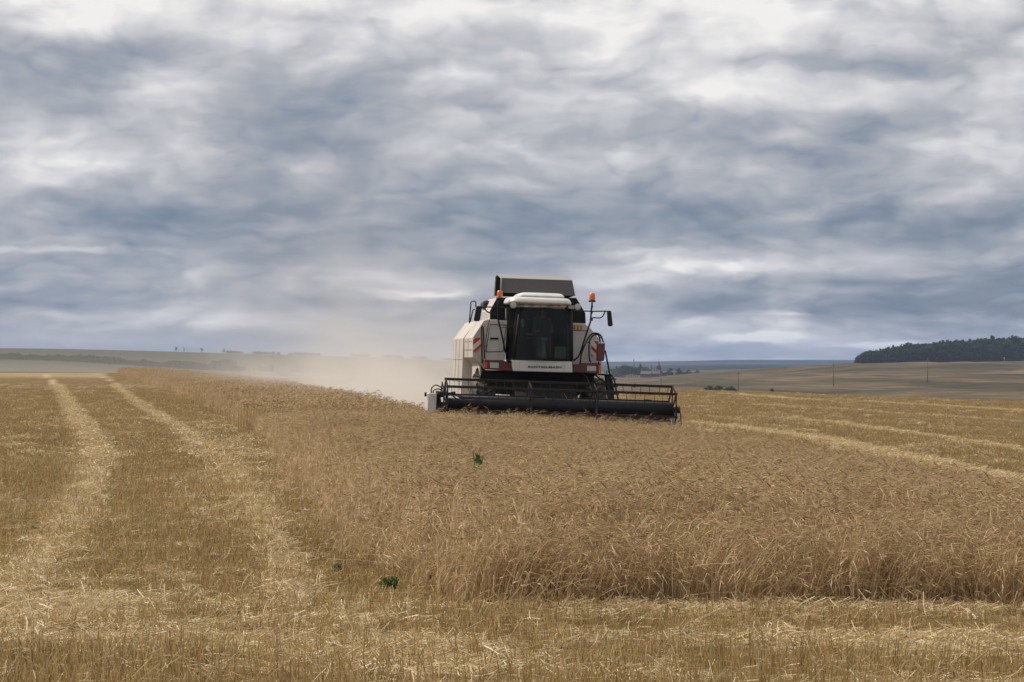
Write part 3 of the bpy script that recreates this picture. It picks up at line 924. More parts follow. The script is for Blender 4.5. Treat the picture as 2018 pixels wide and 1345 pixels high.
# --- cutting header -------------------------------------------------
HX0, HX1 = -2.88, 2.98
hd = MB()
zr = P(1090, 800, 0).z                     # reel axis height
hd.prism([(HX0, -0.02, 0.10), (HX0, 0.92, 0.14), (HX0, 0.98, zr - 0.10), (HX0, 0.93, zr - 0.10), (HX0, 0.86, 0.20), (HX0, -0.02, 0.13)], (HX1 - HX0, 0, 0))
header = part(hd, 'header', 'maroon', bevel=0.008)
b = MB()
b.box(((HX0 + HX1) / 2, 0.95, zr - 0.08), (HX1 - HX0, 0.12, 0.14))
part(b, 'header_beam', 'black', header)
b = MB(); b.box(((HX0 + HX1) / 2, -0.10, 0.115), (HX1 - HX0, 0.10, 0.025))
nf = 76
for i in range(nf):
    x = HX0 + 0.04 + (HX1 - HX0 - 0.08) * i / (nf - 1)
    b.add([(x - .018, -.12, .10), (x + .018, -.12, .10), (x + .018, -.12, .135), (x - .018, -.12, .135), (x, -.24, .105)],
          [(0, 1, 2, 3), (0, 4, 1), (1, 4, 2), (2, 4, 3), (3, 4, 0)])
part(b, 'cutter_bar', 'steel', header)
# auger with its flights
b = MB(); b.tube([(HX0 + .06, .50, .46), (HX1 - .06, .50, .46)], 0.19, 20)
for sgn in (-1, 1):
    pts_i = []; pts_o = []
    for i in range(90):
        t = i / 89; x = sgn * (2.82 - 2.2 * t); an = sgn * t * 4.2 * 2 * math.pi
        pts_i.append(Vector((x, .50 + .18 * math.cos(an), .46 + .18 * math.sin(an))))
        pts_o.append(Vector((x, .50 + .30 * math.cos(an), .46 + .30 * math.sin(an))))
    vs = pts_i + pts_o
    b.add(vs, [(i, i + 1, i + 91, i + 90) for i in range(89)])
part(b, 'auger', 'steel', header)
for sx, nm in ((HX0, 'left'), (HX1, 'right')):
    s_ = -1 if sx < 0 else 1
    b = MB()
    b.prism([(sx, -0.55, 0.14), (sx, -0.15, 0.10), (sx, 1.0, 0.12), (sx, 1.0, zr - .02), (sx, 0.45, zr - 0.12), (sx, 0.0, 0.55), (sx, -0.35, 0.34)], (s_ * 0.05, 0, 0))
    part(b, 'end_plate', 'maroon', header, bevel=0.006)
# white drive box at the left end of the header
b = MB()
c0 = Q(88, 955, -0.2); c1 = Q(148, 1092, -0.2)
w_, h_ = c1.x - c0.x, c0.z - c1.z
b.box(((c0.x + c1.x) / 2, 0.20, (c0.z + c1.z) / 2), (w_, 0.78, h_))
db = part(b, 'drive_cover', 'white', header, bevel=0.02)
db['label'] = 'white box cover at the left end of the header'
b = MB(); b.box(((c0.x + c1.x) / 2 - .01, 0.2, c1.z - 0.05), (w_ * .8, 0.7, 0.12)); part(b, 'drive_cover_foot', 'maroon', header, bevel=.01)
b = MB(); b.box((c0.x - 0.045, -0.05, c0.z - .03), (0.05, 0.08, 0.10)); part(b, 'marker_lamp', 'black', header, bevel=.008)
for k, (dx, dz) in enumerate(((0.0, 0.20), (0.05, 0.11))):
    b = MB(); b.tube(curve_pts([(c0.x + .12 + dx, .25, c0.z - .02), (c0.x + .12 + dx, .22, c0.z + dz * .6), (c0.x + .22 + dx, .15, c0.z + dz), (c0.x + .38, .05, c0.z + dz * .55), (c0.x + .48, .0, c0.z - .06)]), 0.016, 8)
    part(b, 'hydraulic_hose', 'hose', header)
b = MB()
b.box((c1.x + .05, .12, c1.z + .30), (0.07, .30, .40)); b.tube([(c1.x + .02, -.1, c1.z + .42), (c1.x + .16, -.1, c1.z + .42)], 0.07, 14)
b.tube([(c1.x + .02, -.1, c1.z + .12), (c1.x + .16, -.1, c1.z + .12)], 0.06, 14)
part(b, 'reel_drive', 'black', header, bevel=.006)
# right-hand crop divider
b = MB()
pl = [Q(1903, 1132, -.35), Q(1920, 1142, -.35), Q(1948, 1200, -.35), Q(1942, 1262, -.35), Q(1905, 1250, -.35)]
b.prism(pl, (0, .5, 0)); part(b, 'divider_shoe', 'white', header, bevel=.006)
b = MB()
b.tube(curve_pts([Q(1933, 1052, -.2), Q(1948, 1110, -.28), Q(1951, 1180, -.34), Q(1948, 1245, -.4)]), .016, 8)
b.tube([Q(1950, 1140, -.30), Q(1905, 1200, -.30)], .016, 8)
part(b, 'divider_rod', 'red', header)
b = MB()
b.box(Q(1905, 1082, .0), (.06, .3, .07)); b.box(Q(1903, 1115, .0), (.09, .25, .07)); b.box(Q(1898, 1135, .0), (.08, .3, .30))
part(b, 'reel_bearing', 'dark', header, bevel=.01)

# --- reel -----------------------------------------------------------
RX0, RX1 = P(878, 794, 0).x, P(1325, 806, 0).x
RR = 0.57
reel = MB().tube([(RX0, 0, zr), (RX1, 0, zr)], 0.175, 28).build('reel', M['tube'], harv)
ANG = [R(12 + 60 * k) for k in range(6)]       # from vertical, positive towards the back
def rp(x, k, r=RR): return Vector((x, r * math.sin(ANG[k % 6]), zr + r * math.cos(ANG[k % 6])))
for k in range(6):
    b = MB()
    p0, p1 = rp(RX0 - .03, k), rp(RX1 + .03, k)
    b.box((p0 + p1) / 2, ((p1 - p0).length, 0.05, 0.062))
    bar = part(b, 'reel_bar', 'black', reel, bevel=0.006)
SP = [RX0, RX0 + (RX1 - RX0) * .366, RX0 + (RX1 - RX0) * .652, RX1]
for i, x in enumerate(SP):
    b = MB()
    for k in range(6):
        a_, c_ = rp(x, k), rp(x, k + 1)
        d_ = c_ - a_
        q_ = Matrix((AX, d_.normalized(), AX.cross(d_.normalized()))).transposed()
        b.box((a_ + c_) / 2, (0.030, d_.length, 0.045), q_)
        e_ = rp(x, k, .17); f_ = rp(x, k, RR - .02); g_ = f_ - e_
        q_ = Matrix((AX, g_.normalized(), AX.cross(g_.normalized()))).transposed()
        b.box((e_ + f_) / 2, (0.026, g_.length, 0.042), q_)
    part(b, 'reel_spider', 'steel' if False else 'black', reel, bevel=0.004)
# outer ring that steers the tines, left end
b = MB()
for k in range(6):
    off = Vector((0, -.05, -.05))
    a_, c_ = rp(RX0 - .09, k, RR - .04) + off, rp(RX0 - .09, k + 1, RR - .04) + off
    d_ = c_ - a_; q_ = Matrix((AX, d_.normalized(), AX.cross(d_.normalized()))).transposed()
    b.box((a_ + c_) / 2, (0.028, d_.length, 0.045), q_)
part(b, 'control_ring', 'black', reel, bevel=.004)
# spring tines
tine = None
for k in (0, 5, 1, 4):
    n = 25
    for i in range(n):
        x = RX0 + 0.10 + (RX1 - RX0 - .2) * i / (n - 1)
        p = rp(x, k)
        if tine is None:
            tine = part(MB().tube([(0, 0, 0), (0.004, .012, -.10), (0, -.015, -.23)], [.0075, .007, .005], 6), 'tine', 'steel', reel)
            tine.data.materials[0] = M['black']
            t_ = tine
        else:
            t_ = tine.copy(); COL.objects.link(t_); t_.parent = reel
        t_.location = (p.x + random.uniform(-.01, .01), p.y, p.z - .03)
        t_.rotation_euler = (random.uniform(-.05, .05), random.uniform(-.07, .07), random.uniform(-.2, .2))
# reel arms reaching back to the header beam, with lift cylinders
for x, s_ in ((RX0 - .17, 1), (RX1 + .13, -1)):
    b = MB(); a_, c_ = Vector((x, -.02, zr)), Vector((x, 1.0, zr + .02)); b.box((a_ + c_) / 2, (.06, 1.05, .10)); b.tube([(x - .06, 0, zr), (x + .06, 0, zr)], .085, 16)
    part(b, 'reel_arm', 'black', header, bevel=.008)
b = MB(); b.tube([Q(1680, 1012, .7), Q(1730, 1014, .7)], .045, 12); b.tube([Q(1720, 1014, .7), Q(1850, 1022, .7)], .028, 10); part(b, 'lift_cylinder', 'black', header)
b = MB(); b.tube([Q(215, 958, .7), Q(262, 956, .7)], .030, 10); b.tube([Q(255, 956, .7), Q(290, 955, .7)], .045, 12); part(b, 'lift_cylinder', 'black', header)

# --- chassis --------------------------------------------------------
b = MB()
b.prism([(-.78, .95, .28), (-.78, 2.9, .95), (-.78, 2.9, 1.62), (-.78, .95, zr - .05)], (1.56, 0, 0))
feeder = part(b, 'feeder_house', 'dark', bevel=.02)
b = MB()
pf = [Q(470, 840, 2.75), Q(485, 783, 2.75), Q(1322, 806, 2.75), Q(1300, 880, 2.75), Q(1180, 985, 2.75), Q(640, 965, 2.75)]
b.prism(pf, (0, 3.6, 0))
part(b, 'chassis', 'dark', bevel=.02)
b = MB(); b.tube([(-1.35, 3.35, .80), (1.35, 3.35, .80)], .13, 14); part(b, 'axle', 'dark')
def wheel(x, y, r, wd):
    mt = Matrix.Translation((x, y, r)) @ Matrix.Rotation(R(90), 4, 'Y')
    h = wd / 2
    t_ = MB().lathe([(r * .56, -h * .8), (r * .74, -h), (r * .93, -h * .92), (r, -h * .72), (r * 1.0, h * .72), (r * .93, h * .92), (r * .74, h), (r * .56, h * .8)], 40, mt)
    for k in range(22):
        for sd_ in (-1, 1):
            a_ = 2 * math.pi * (k + (0.5 if sd_ > 0 else 0)) / 22
            c_ = mt @ Vector((math.cos(a_) * (r + .02), math.sin(a_) * (r + .02), sd_ * h * .38))
            rot = (mt.to_3x3() @ Matrix.Rotation(a_, 3, 'Z') @ Matrix.Rotation(sd_ * R(35), 3, 'X'))
            t_.box(c_, (.07, .06, wd * .52), rot)
    wh = MB().lathe([(0.0, -h * .25), (r * .2, -h * .3), (r * .24, -h * .1), (r * .46, -h * .2), (r * .57, -h * .75), (r * .60, -h * .78), (r * .60, h * .78), (r * .57, h * .75), (r * .46, h * .35), (0, h * .3)], 32, mt).build('wheel', M['cover'], harv)
    t_.build('tyre', M['rubber'], wh)
    return wh
wheel(-1.42, 3.35, .78, .56); wheel(1.42, 3.35, .78, .56)
wheel(-1.25, 7.1, .52, .40); wheel(1.25, 7.1, .52, .40)

# --- body sides -----------------------------------------------------
def side_panels(y0, y1):
    pass
b = MB()   # left hull with bevelled outline
Lf = [Q(525, 412, 2.7), Q(499, 420, 2.7), Q(417, 545, 2.7), Q(417, 690, 2.7), Q(478, 745, 2.7), Q(500, 770, 2.7), Q(600, 770, 2.7), Q(600, 412, 2.7)]
b.prism(Lf, (0, 2.05, 0))
hull_l = part(b, 'side_body', 'dusty', bevel=.012)
hull_l['label'] = 'white bevelled side body on the left, lit by the sun'
b = MB()   # longer rear panel of the left side
y0 = 4.75
p_top = Lf[1]; p_ch = Lf[2]
xo = p_ch.x - .03
rear = [(xo + .32, y0, p_top.z + .02), (xo, y0, p_ch.z), (xo, y0, p_ch.z - .9), (xo, y0, p_ch.z - 1.45), (xo + .12, y0 + .0, p_ch.z - 1.62), (xo + .6, y0, p_ch.z - 1.62), (xo + .6, y0, p_top.z + .02)]
b.prism([Vector(q) for q in rear], (0, 2.6, 0))
part(b, 'rear_body', 'dusty', bevel=.012)
b = MB()
for dz in (.55, 1.12): b.tube([(xo - .004, 4.80, p_ch.z - dz), (xo - .004, 7.3, p_ch.z - dz)], .004, 5)
for yy in (5.6, 6.5): b.tube([(xo - .004, yy, p_ch.z - .02), (xo - .004, yy, p_ch.z - 1.42)], .004, 5)
part(b, 'panel_seam', 'cover')
b = MB(); hx, hz0, hz1 = Lf[2].x - .004, Lf[2].z, Lf[3].z
b.tube([(hx, 2.75, hz0 - .30), (hx, 4.7, hz0 - .30)], .004, 5); b.tube([(hx, 3.7, hz0 - .02), (hx, 3.7, hz1 + .02)], .004, 5)
for yy in (3.0, 3.4, 4.0, 4.45): b.box((hx, yy, hz0 - .09), (.014, .03, .03))
part(b, 'panel_seam', 'cover')
b = MB()   # lower side shield with the wheel-arch curve
xs = Lf[4].x - .02
arc = [Vector((xs, 2.95, Lf[4].z + .05)), Vector((xs, 4.74, Lf[4].z + .05)), Vector((xs, 4.74, .55)), Vector((xs, 4.35, .62))]
arc += [Vector((xs, 3.35 + 1.02 * math.cos(t), .78 + 1.0 * math.sin(t))) for t in np.linspace(.15, 2.2, 12)]
b.prism(arc, (.05, 0, 0)); part(b, 'wheel_shield', 'dusty', bevel=.008)
b = MB()   # front faces: door panel
fr = [Q(540, 414, 2.62), Q(672, 420, 2.62), Q(655, 710, 2.62), Q(500, 716, 2.62), Q(508, 560, 2.62)]
b.prism(fr, (0, .10, 0)); panel_l = part(b, 'front_panel', 'white', bevel=.008)
b = MB()
dr = [Q(545, 448, 2.60), Q(664, 452, 2.60), Q(640, 645, 2.60), Q(514, 650, 2.60)]
for i in range(4): b.tube([dr[i], dr[(i + 1) % 4]], .008, 6)
part(b, 'door_seam', 'ink', panel_l)
b = MB(); b.tube([Q(546, 551, 2.57), Q(605, 552, 2.57)], .022, 8); b.box(Q(552, 551, 2.60), (.03, .06, .03)); b.box(Q(598, 552, 2.60), (.03, .06, .03)); part(b, 'door_handle', 'black', panel_l)
def stripes(polys, y, name='warning_stripe'):
    for pl_ in polys:
        part(MB().prism([Q(a_, c_, y) for a_, c_ in pl_], (0, .006, 0)), name, 'stripe', None or harv)
stripes([[(420, 562), (441, 545), (472, 545), (472, 556), (420, 598)], [(420, 640), (478, 590), (478, 612), (432, 656), (420, 656)]], 2.69)
part(MB().prism([Q(419, 545, 2.695), Q(474, 545, 2.695), Q(478, 612, 2.695), Q(432, 657, 2.695), Q(419, 657, 2.695)], (0, .004, 0)), 'warning_plate', 'roof')
b = MB()   # right hull
Rf = [Q(1155, 436, 2.7), Q(1242, 440, 2.7), Q(1290, 482, 2.7), Q(1345, 548, 2.7), Q(1388, 600, 2.7), Q(1388, 700, 2.7), Q(1340, 748, 2.7), Q(1155, 742, 2.7)]
b.prism(Rf, (0, 2.05, 0)); hull_r = part(b, 'side_body', 'white', bevel=.012)
hull_r['label'] = 'white bevelled side body on the right, in shade'
b = MB()
Rr = [Vector((q.x, 4.75, q.z)) for q in Rf[:4]] + [Vector((Rf[4].x + .03, 4.75, Rf[4].z)), Vector((Rf[5].x + .03, 4.75, Rf[5].z - .9)), Vector((Rf[7].x, 4.75, Rf[5].z - .9))]
b.prism(Rr, (0, 2.6, 0)); part(b, 'rear_body', 'dusty', bevel=.012)
part(MB().tube([Q(1158, 490, 2.69), Q(1258, 494, 2.69)], .008, 6), 'panel_seam', 'ink', hull_r)
st = MB().prism([Q(1157, 450, 2.69), Q(1226, 452, 2.69), Q(1225, 488, 2.69), Q(1157, 487, 2.69)], (0, .006, 0)).build('yellow_sticker', M['label'], hull_r)
for x in (1176, 1201):
    part(MB().prism([Q(x, 452, 2.684), Q(x + 4, 452, 2.684), Q(x + 4, 487, 2.684), Q(x, 487, 2.684)], (0, .004, 0)), 'sticker_divider', 'roof', st)
for x in (1161, 1183, 1208):
    part(MB().prism([Q(x + 3, 459, 2.684), Q(x + 11, 459, 2.684), Q(x + 11, 463, 2.684), Q(x + 3, 463, 2.684)], (0, .004, 0)), 'sticker_mark', 'seat', st)
    part(MB().prism([Q(x + 3, 470, 2.684), Q(x + 11, 470, 2.684), Q(x + 11, 480, 2.684), Q(x + 3, 480, 2.684)], (0, .004, 0)), 'sticker_mark', 'seat', st)
stripes([[(1308, 570), (1342, 572), (1345, 612)], [(1290, 600), (1342, 650), (1342, 678), (1290, 628)], [(1290, 662), (1308, 682), (1290, 684)]], 2.69)
part(MB().prism([Q(1288, 570, 2.695), Q(1345, 570, 2.695), Q(1345, 686, 2.695), Q(1288, 686, 2.695)], (0, .004, 0)), 'warning_plate', 'roof')
# red lamp housings with head lamps
for pl_, hl, am in (([(505, 708), (640, 710), (682, 729), (713, 731), (719, 792), (505, 778)], (544, 728, 609, 771), (508, 728, 526, 770)),
                    ([(1153, 742), (1205, 743), (1228, 732), (1362, 732), (1364, 806), (1153, 800)], (1258, 752, 1327, 794), (1345, 748, 1362, 806))):
    b = MB(); b.prism([Q(a_, c_, 2.30) for a_, c_ in pl_], (0, .42, 0)); hs = part(b, 'lamp_housing', 'red', bevel=.015)
    x0, y0_, x1, y1_ = hl
    part(MB().prism([Q(x0, y0_, 2.28), Q(x1, y0_ + 2, 2.28), Q(x1, y1_, 2.28), Q(x0, y1_ - 2, 2.28)], (0, .05, 0)), 'headlight', 'lamp', hs, bevel=.01)
    x0, y0_, x1, y1_ = am
    part(MB().prism([Q(x0, y0_, 2.275), Q(x1, y0_, 2.275), Q(x1, y1_, 2.275), Q(x0, y1_, 2.275)], (0, .05, 0)), 'indicator', 'amber' if x0 > 1000 else 'stripe', hs, bevel=.008)

# --- cab ------------------------------------------------------------
b = MB()
b.prism([Q(705, 710, 2.02), Q(1150, 722, 2.02), Q(1153, 803, 2.02), Q(722, 792, 2.02)], (0, .5, 0))
front = part(b, 'cab_front_panel', 'white', bevel=.02)
def lettering(text, a_, c_, depth, hz, parent):
    cu = bpy.data.curves.new('lettering', 'FONT'); cu.body = text; cu.size = 1; cu.extrude = .004; cu.offset = .02; cu.align_x = 'CENTER'; cu.space_character = 1.08
    tmp = bpy.data.objects.new('lettering', cu); COL.objects.link(tmp)
    dg = bpy.context.evaluated_depsgraph_get()
    me = bpy.data.meshes.new_from_object(tmp.evaluated_get(dg))
    bpy.data.objects.remove(tmp)
    co = np.array([v.co for v in me.vertices])
    w_ = co[:, 0].max() - co[:, 0].min(); h_ = co[:, 1].max() - co[:, 1].min()
    L_ = (c_ - a_)
    for v in me.vertices:
        fx = (v.co.x - co[:, 0].min()) / w_; fz = (v.co.y - co[:, 1].min()) / h_
        q = a_ + L_ * fx
        v.co = (q.x, depth - v.co.z, q.z + fz * hz)
    me.materials.clear(); me.materials.append(M['ink'])
    o = bpy.data.objects.new('lettering', me); COL.objects.link(o); o.parent = parent
    return o
lettering('ROSTSELMASH', Q(826, 768, 2.01), Q(1070, 771, 2.01), 2.012, P(1070, 722, 2.01).z - P(1070, 726.4, 2.01).z, front)
# windscreen, slightly bowed
W4 = [Q(770, 318, 2.08), Q(1138, 326, 2.08), Q(1140, 720, 2.08), Q(717, 708, 2.08)]
def pane(c, bow, nx=12, ny=8, th=.008):
    vs = []; fs = []
    for L_ in (0, th):
        for j in range(ny + 1):
            for i in range(nx + 1):
                u, v = i / nx, j / ny
                p = (c[0] * (1 - u) + c[1] * u) * (1 - v) + (c[3] * (1 - u) + c[2] * u) * v
                vs.append(p + Vector((0, -bow * (1 - (2 * u - 1) ** 2) + L_, 0)))
    n = (nx + 1) * (ny + 1)
    for j in range(ny):
        for i in range(nx):
            k = j * (nx + 1) + i
            fs.append((k, k + 1, k + nx + 2, k + nx + 1)); fs.append((k + n, k + nx + 1 + n, k + nx + 2 + n, k + 1 + n))
    return MB().add(vs, fs, True)
cabf = MB()
tl, tr_, br, bl = W4
bk = 1.05
for a_, c_, r_ in ((tl, bl, .035), (tr_, br, .035)):
    cabf.tube([a_, c_], r_, 8)
LB0, LB1 = Q(668, 330, 3.05), Q(672, 708, 3.05)
RB0, RB1 = tr_ + Vector((.02, bk, 0)), br + Vector((.02, bk, 0))
for a_, c_ in ((LB0, LB1), (RB0, RB1)): cabf.tube([a_, c_], .045, 8)
for a_, c_ in ((tl, tr_), (bl, br), (tl, LB0), (bl, LB1), (tr_, RB0), (br, RB1), (LB0, RB0), (LB1, RB1)): cabf.tube([a_, c_], .035, 8)
cab = part(cabf, 'cab', 'black')
pane(W4, .14).build('windscreen', M['glass'], cab)
pane([LB0, tl, bl, LB1], 0, 2, 2).build('side_window', M['glass'], cab)
pane([tr_, RB0, RB1, br], 0, 2, 2).build('side_window', M['glass'], cab)
b = MB()
b.prism([Vector((LB0.x, 3.12, LB0.z + .1)), Vector((RB0.x, 3.12, RB0.z + .1)), Vector((RB1.x, 3.12, RB1.z)), Vector((LB1.x, 3.12, LB1.z))], (0, .06, 0))
b.box(((bl.x + br.x) / 2, 2.62, bl.z - .05), (br.x - bl.x + .1, 1.05, .05))
part(b, 'cab_lining', 'dark', cab)
# roof: a rounded shell with a raised cap
def loft(secs, name, mat, parent, sub=2):
    n = len(secs[0]); vs = [p for s_ in secs for p in s_]; fs = []
    for j in range(len(secs) - 1):
        for i in range(n):
            fs.append((j * n + i, j * n + (i + 1) % n, (j + 1) * n + (i + 1) % n, (j + 1) * n + i))
    fs.append(tuple(range(n - 1, -1, -1))); fs.append(tuple(range((len(secs) - 1) * n, len(secs) * n)))
    o = MB().add(vs, fs, True).build(name, M[mat], parent)
    sm = o.modifiers.new('subdivision', 'SUBSURF'); sm.levels = sm.render_levels = sub
    return o
def rrect(x0, x1, y0_, y1_, z, r, k=0.0):
    pts = []
    for cx, cy, a0 in ((x1 - r, y1_ - r, 0), (x0 + r, y1_ - r, 90), (x0 + r, y0_ + r, 180), (x1 - r, y0_ + r, 270)):
        for i in range(4):
            a_ = R(a0 + i * 30)
            pts.append(Vector((cx + r * math.cos(a_), cy + r * math.sin(a_), z + k * (cy + r * math.sin(a_)))))
    return pts
rx0, rx1 = Q(688, 300, 1.85).x, Q(1152, 305, 1.85).x
rz0 = Q(920, 300, 1.85).z; rz1 = Q(920, 248, 1.9).z; rz2 = Q(920, 214, 2.1).z
roof = loft([rrect(rx0 + .05, rx1 - .04, 1.92, 3.4, rz0 - .02, .18), rrect(rx0, rx1, 1.78, 3.45, rz0 + .02, .2), rrect(rx0, rx1, 1.74, 3.45, rz0 + .05, .2),
             rrect(rx0 + .03, rx1 - .03, 1.80, 3.42, rz1 - .03, .22), rrect(rx0 + .10, rx1 - .10, 1.92, 3.35, rz1 + .02, .22)], 'cab_roof', 'roof', cab)
cx0, cx1 = Q(820, 230, 1.95).x, Q(1090, 230, 1.95).x
loft([rrect(cx0 - .25, cx1 + .06, 1.86, 3.35, rz1 - .02, .12), rrect(cx0 - .20, cx1 + .03, 1.93, 3.3, rz1 + .05, .12), rrect(cx0 - .12, cx1 - .02, 2.02, 3.25, rz2 - .02, .12), rrect(cx0 - .06, cx1 - .07, 2.10, 3.2, rz2 + .005, .12)], 'roof_cap', 'roof', roof)
b = MB(); b.box(((rx0 + rx1) / 2, 2.10, rz0 - .055), (rx1 - rx0 - .35, .30, .06)); part(b, 'lamp_bar', 'covertop', cab, bevel=.01)
for x0, x1 in ((792, 832), (868, 915), (918, 968), (1002, 1046), (1055, 1108), (1122, 1166)):
    zc = 308 if x0 < 1100 else 318
    a_, c_ = Q(x0, zc, 1.93), Q(x1, zc + 2, 1.93)
    wl = MB().box(((a_.x + c_.x) / 2, 1.98, a_.z), (c_.x - a_.x, .10, .085)).build('work_light', M['covertop'], cab)
    MB().box(((a_.x + c_.x) / 2, 1.925, a_.z - .02), ((c_.x - a_.x) * .86, .014, .035)).build('lens', M['lamp'], wl)
def round_lamp(px, py, y, r):
    p = Q(px, py, y)
    mt = Matrix.Translation(p) @ Matrix.Rotation(R(90), 4, 'X')
    l_ = MB().lathe([(0, -.08), (r * .7, -.08), (r, 0), (r * 1.02, .02)], 20, mt).build('round_lamp', M['cover'], cab)
    MB().lathe([(r * .95, .018), (r * .7, .03), (0, .035)], 20, mt).build('lens', M['lamp'], l_)
round_lamp(715, 305, 1.72, .085); round_lamp(1190, 318, 1.9, .085)
# inside the cab
b = MB(); mid = (bl.x + br.x) / 2 + .05
b.box((mid + .03, 2.80, bl.z + .42), (.50, .48, .12)); b.box((mid + .03, 3.03, bl.z + .78), (.48, .11, .66)); b.box((mid + .03, 2.82, bl.z + .17), (.28, .3, .36))
b.box((mid + .03, 3.02, bl.z + 1.18), (.26, .09, .16))
part(b, 'driver_seat', 'seat', cab, bevel=.03)
b = MB(); s0 = Q(940, 690, 2.35); s1 = Q(937, 560, 2.45)
b.tube([s0, s1], [.075, .055], 10); b.box(s1 + Vector((0, 0, .02)), (.26, .10, .07)); col_ = part(b, 'steering_column', 'grey_plastic', cab, bevel=.01)
wv = s1 + Vector((0, .02, .06)); ring_ = []
for i in range(33):
    a_ = 2 * math.pi * i / 32; ring_.append(wv + Vector((.19 * math.cos(a_), .15 * math.sin(a_), .10 * math.sin(a_))))
part(MB().tube(ring_, .016, 8, cap=False), 'steering_wheel', 'hose', col_)
b = MB(); k0 = Q(1050, 640, 2.5); b.box(k0 + Vector((.04, .2, -.05)), (.30, .5, .30)); part(b, 'side_console', 'grey_plastic', cab, bevel=.02)
b = MB(); b.tube([Q(1095, 690, 2.3), Q(1097, 655, 2.3), Q(1090, 640, 2.3)], [.03, .03, .045], 10); part(b, 'control_lever', 'grey_plastic', cab)
b = MB(); b.box(Q(835, 520, 2.4), (.13, .07, .045)); b.box(Q(828, 548, 2.4), (.08, .07, .035)); part(b, 'red_case', 'stripe', cab, bevel=.01)
b = MB(); b.lathe([(0, -.012), (.05, -.01), (.055, .01), (0, .012)], 16, Matrix.Translation(Q(785, 440, 2.25)) @ Matrix.Rotation(R(80), 4, 'X') @ Matrix.Diagonal((1, 2.0, 1, 1))); part(b, 'inner_mirror', 'grey_plastic', cab)

# --- grain tank and its roof ---------------------------------------
b = MB()
tk = [Q(560, 412, 3.25), Q(545, 345, 3.25), Q(610, 250, 3.25), Q(598, 240, 3.25), Q(1180, 245, 3.25), Q(1248, 365, 3.25), Q(1250, 440, 3.25)]
tk = [Q(545, 414, 3.25), Q(545, 348, 3.25), Q(597, 250, 3.25), Q(1180, 252, 3.25), Q(1247, 365, 3.25), Q(1250, 440, 3.25)]
b.prism(tk, (0, .04, 0)); part(b, 'tank_front_wall', 'dark', bevel=.004)
b = MB()
tk2 = [p + Vector((0, .045, 0)) for p in tk]
b.prism(tk2, (0, 1.95, 0)); tank = part(b, 'grain_tank', 'dusty', bevel=.01)
lid_y0, lid_y1 = 3.15, 4.65
fTL, fTR, fBR, fBL = Q(628, 106, lid_y0 + .28), Q(1150, 124, lid_y0 + .28), Q(1173, 238, lid_y0), Q(622, 212, lid_y0)
bTL, bTR = Q(602, 79, lid_y0 + .72), Q(1131, 97, lid_y0 + .72)
th = Vector((0, .03, -.03))
b = MB(); b.prism([fTL, fTR, fBR, fBL], (0, .03, 0)); lid = part(b, 'tank_lid', 'cover', bevel=.004)
lid['label'] = 'grey raised tank lid above the cab'
b = MB(); b.prism([bTL, bTR, fTR + Vector((0, 0, .004)), fTL + Vector((0, 0, .004))], (0, .01, -.03)); part(b, 'lid_top', 'covertop', lid)
rBL, rBR = Vector((fBL.x + .02, lid_y1, fBL.z - .05)), Vector((fBR.x - .02, lid_y1, fBR.z - .05))
rTL, rTR = Vector((bTL.x, lid_y0 + 1.15, bTL.z - .04)), Vector((bTR.x, lid_y0 + 1.15, bTR.z - .04))
b = MB(); b.prism([rTL, rTR, rBR, rBL], (0, .03, 0)); b.prism([bTL, bTR, rTR, rTL], (0, 0, -.03)); part(b, 'lid_back', 'dark', lid)
b = MB(); b.tube([fBL, fTL, bTL, rTL, rBL], .016, 6); part(b, 'lid_edge', 'covertop', lid)
b = MB(); b.prism([Vector((fBR.x - .05, fBR.y + .05, fBR.z)), Vector((fTR.x - .05, fTR.y + .05, fTR.z)), Vector((bTR.x - .05, bTR.y, bTR.z - .02)), Vector((rTR.x - .05, rTR.y, rTR.z)), Vector((rBR.x - .05, rBR.y, rBR.z))], (.02, 0, 0)); part(b, 'lid_end', 'dark', lid)
# exhaust drum behind the tank's left shoulder
mt = Matrix.Translation(Q(512, 305, 4.9)) @ Matrix.Scale(.8, 4) @ Matrix.Rotation(R(90), 4, 'X')
b = MB().lathe([(0, -.3), (.13, -.3), (.15, -.25), (.15, .25), (.13, .3), (.05, .3), (.05, .2), (0, .2)], 20, mt); part(b, 'exhaust_drum', 'cover')

# --- rails, mirrors, beacons, hoses --------------------------------
def rail(pts, r=.02, mat='black', name='hand_rail', y=None, smooth_=False):
    q = [Q(*p) for p in pts]
    return part(MB().tube(curve_pts(q, 5) if smooth_ else q, r, 8), name, mat)
rail([(392, 440, 4.2), (404, 285, 4.2), (412, 278, 4.2), (432, 276, 4.2), (440, 283, 4.2), (440, 320, 4.2)], .016)
rail([(398, 430, 4.4), (418, 345, 4.4), (424, 336, 4.4), (434, 338, 4.4)], .016)
rail([(486, 735, 2.5), (482, 470, 2.5), (487, 456, 2.5), (494, 470, 2.5), (502, 640, 2.5), (506, 705, 2.5)], .018)
rail([(518, 650, 2.5), (512, 560, 2.5), (540, 410, 2.5)], .010)
rail([(657, 655, 2.35), (640, 560, 2.35), (604, 410, 2.2), (602, 300, 2.2), (608, 262, 2.2)], .022, name='beacon_post')
rail([(630, 470, 2.3), (735, 468, 2.3)], .010)
rail([(740, 330, 1.98), (728, 470, 1.98), (705, 690, 1.98)], .016)
rail([(1146, 335, 2.2), (1150, 480, 2.2), (1152, 715, 2.2)], .020)
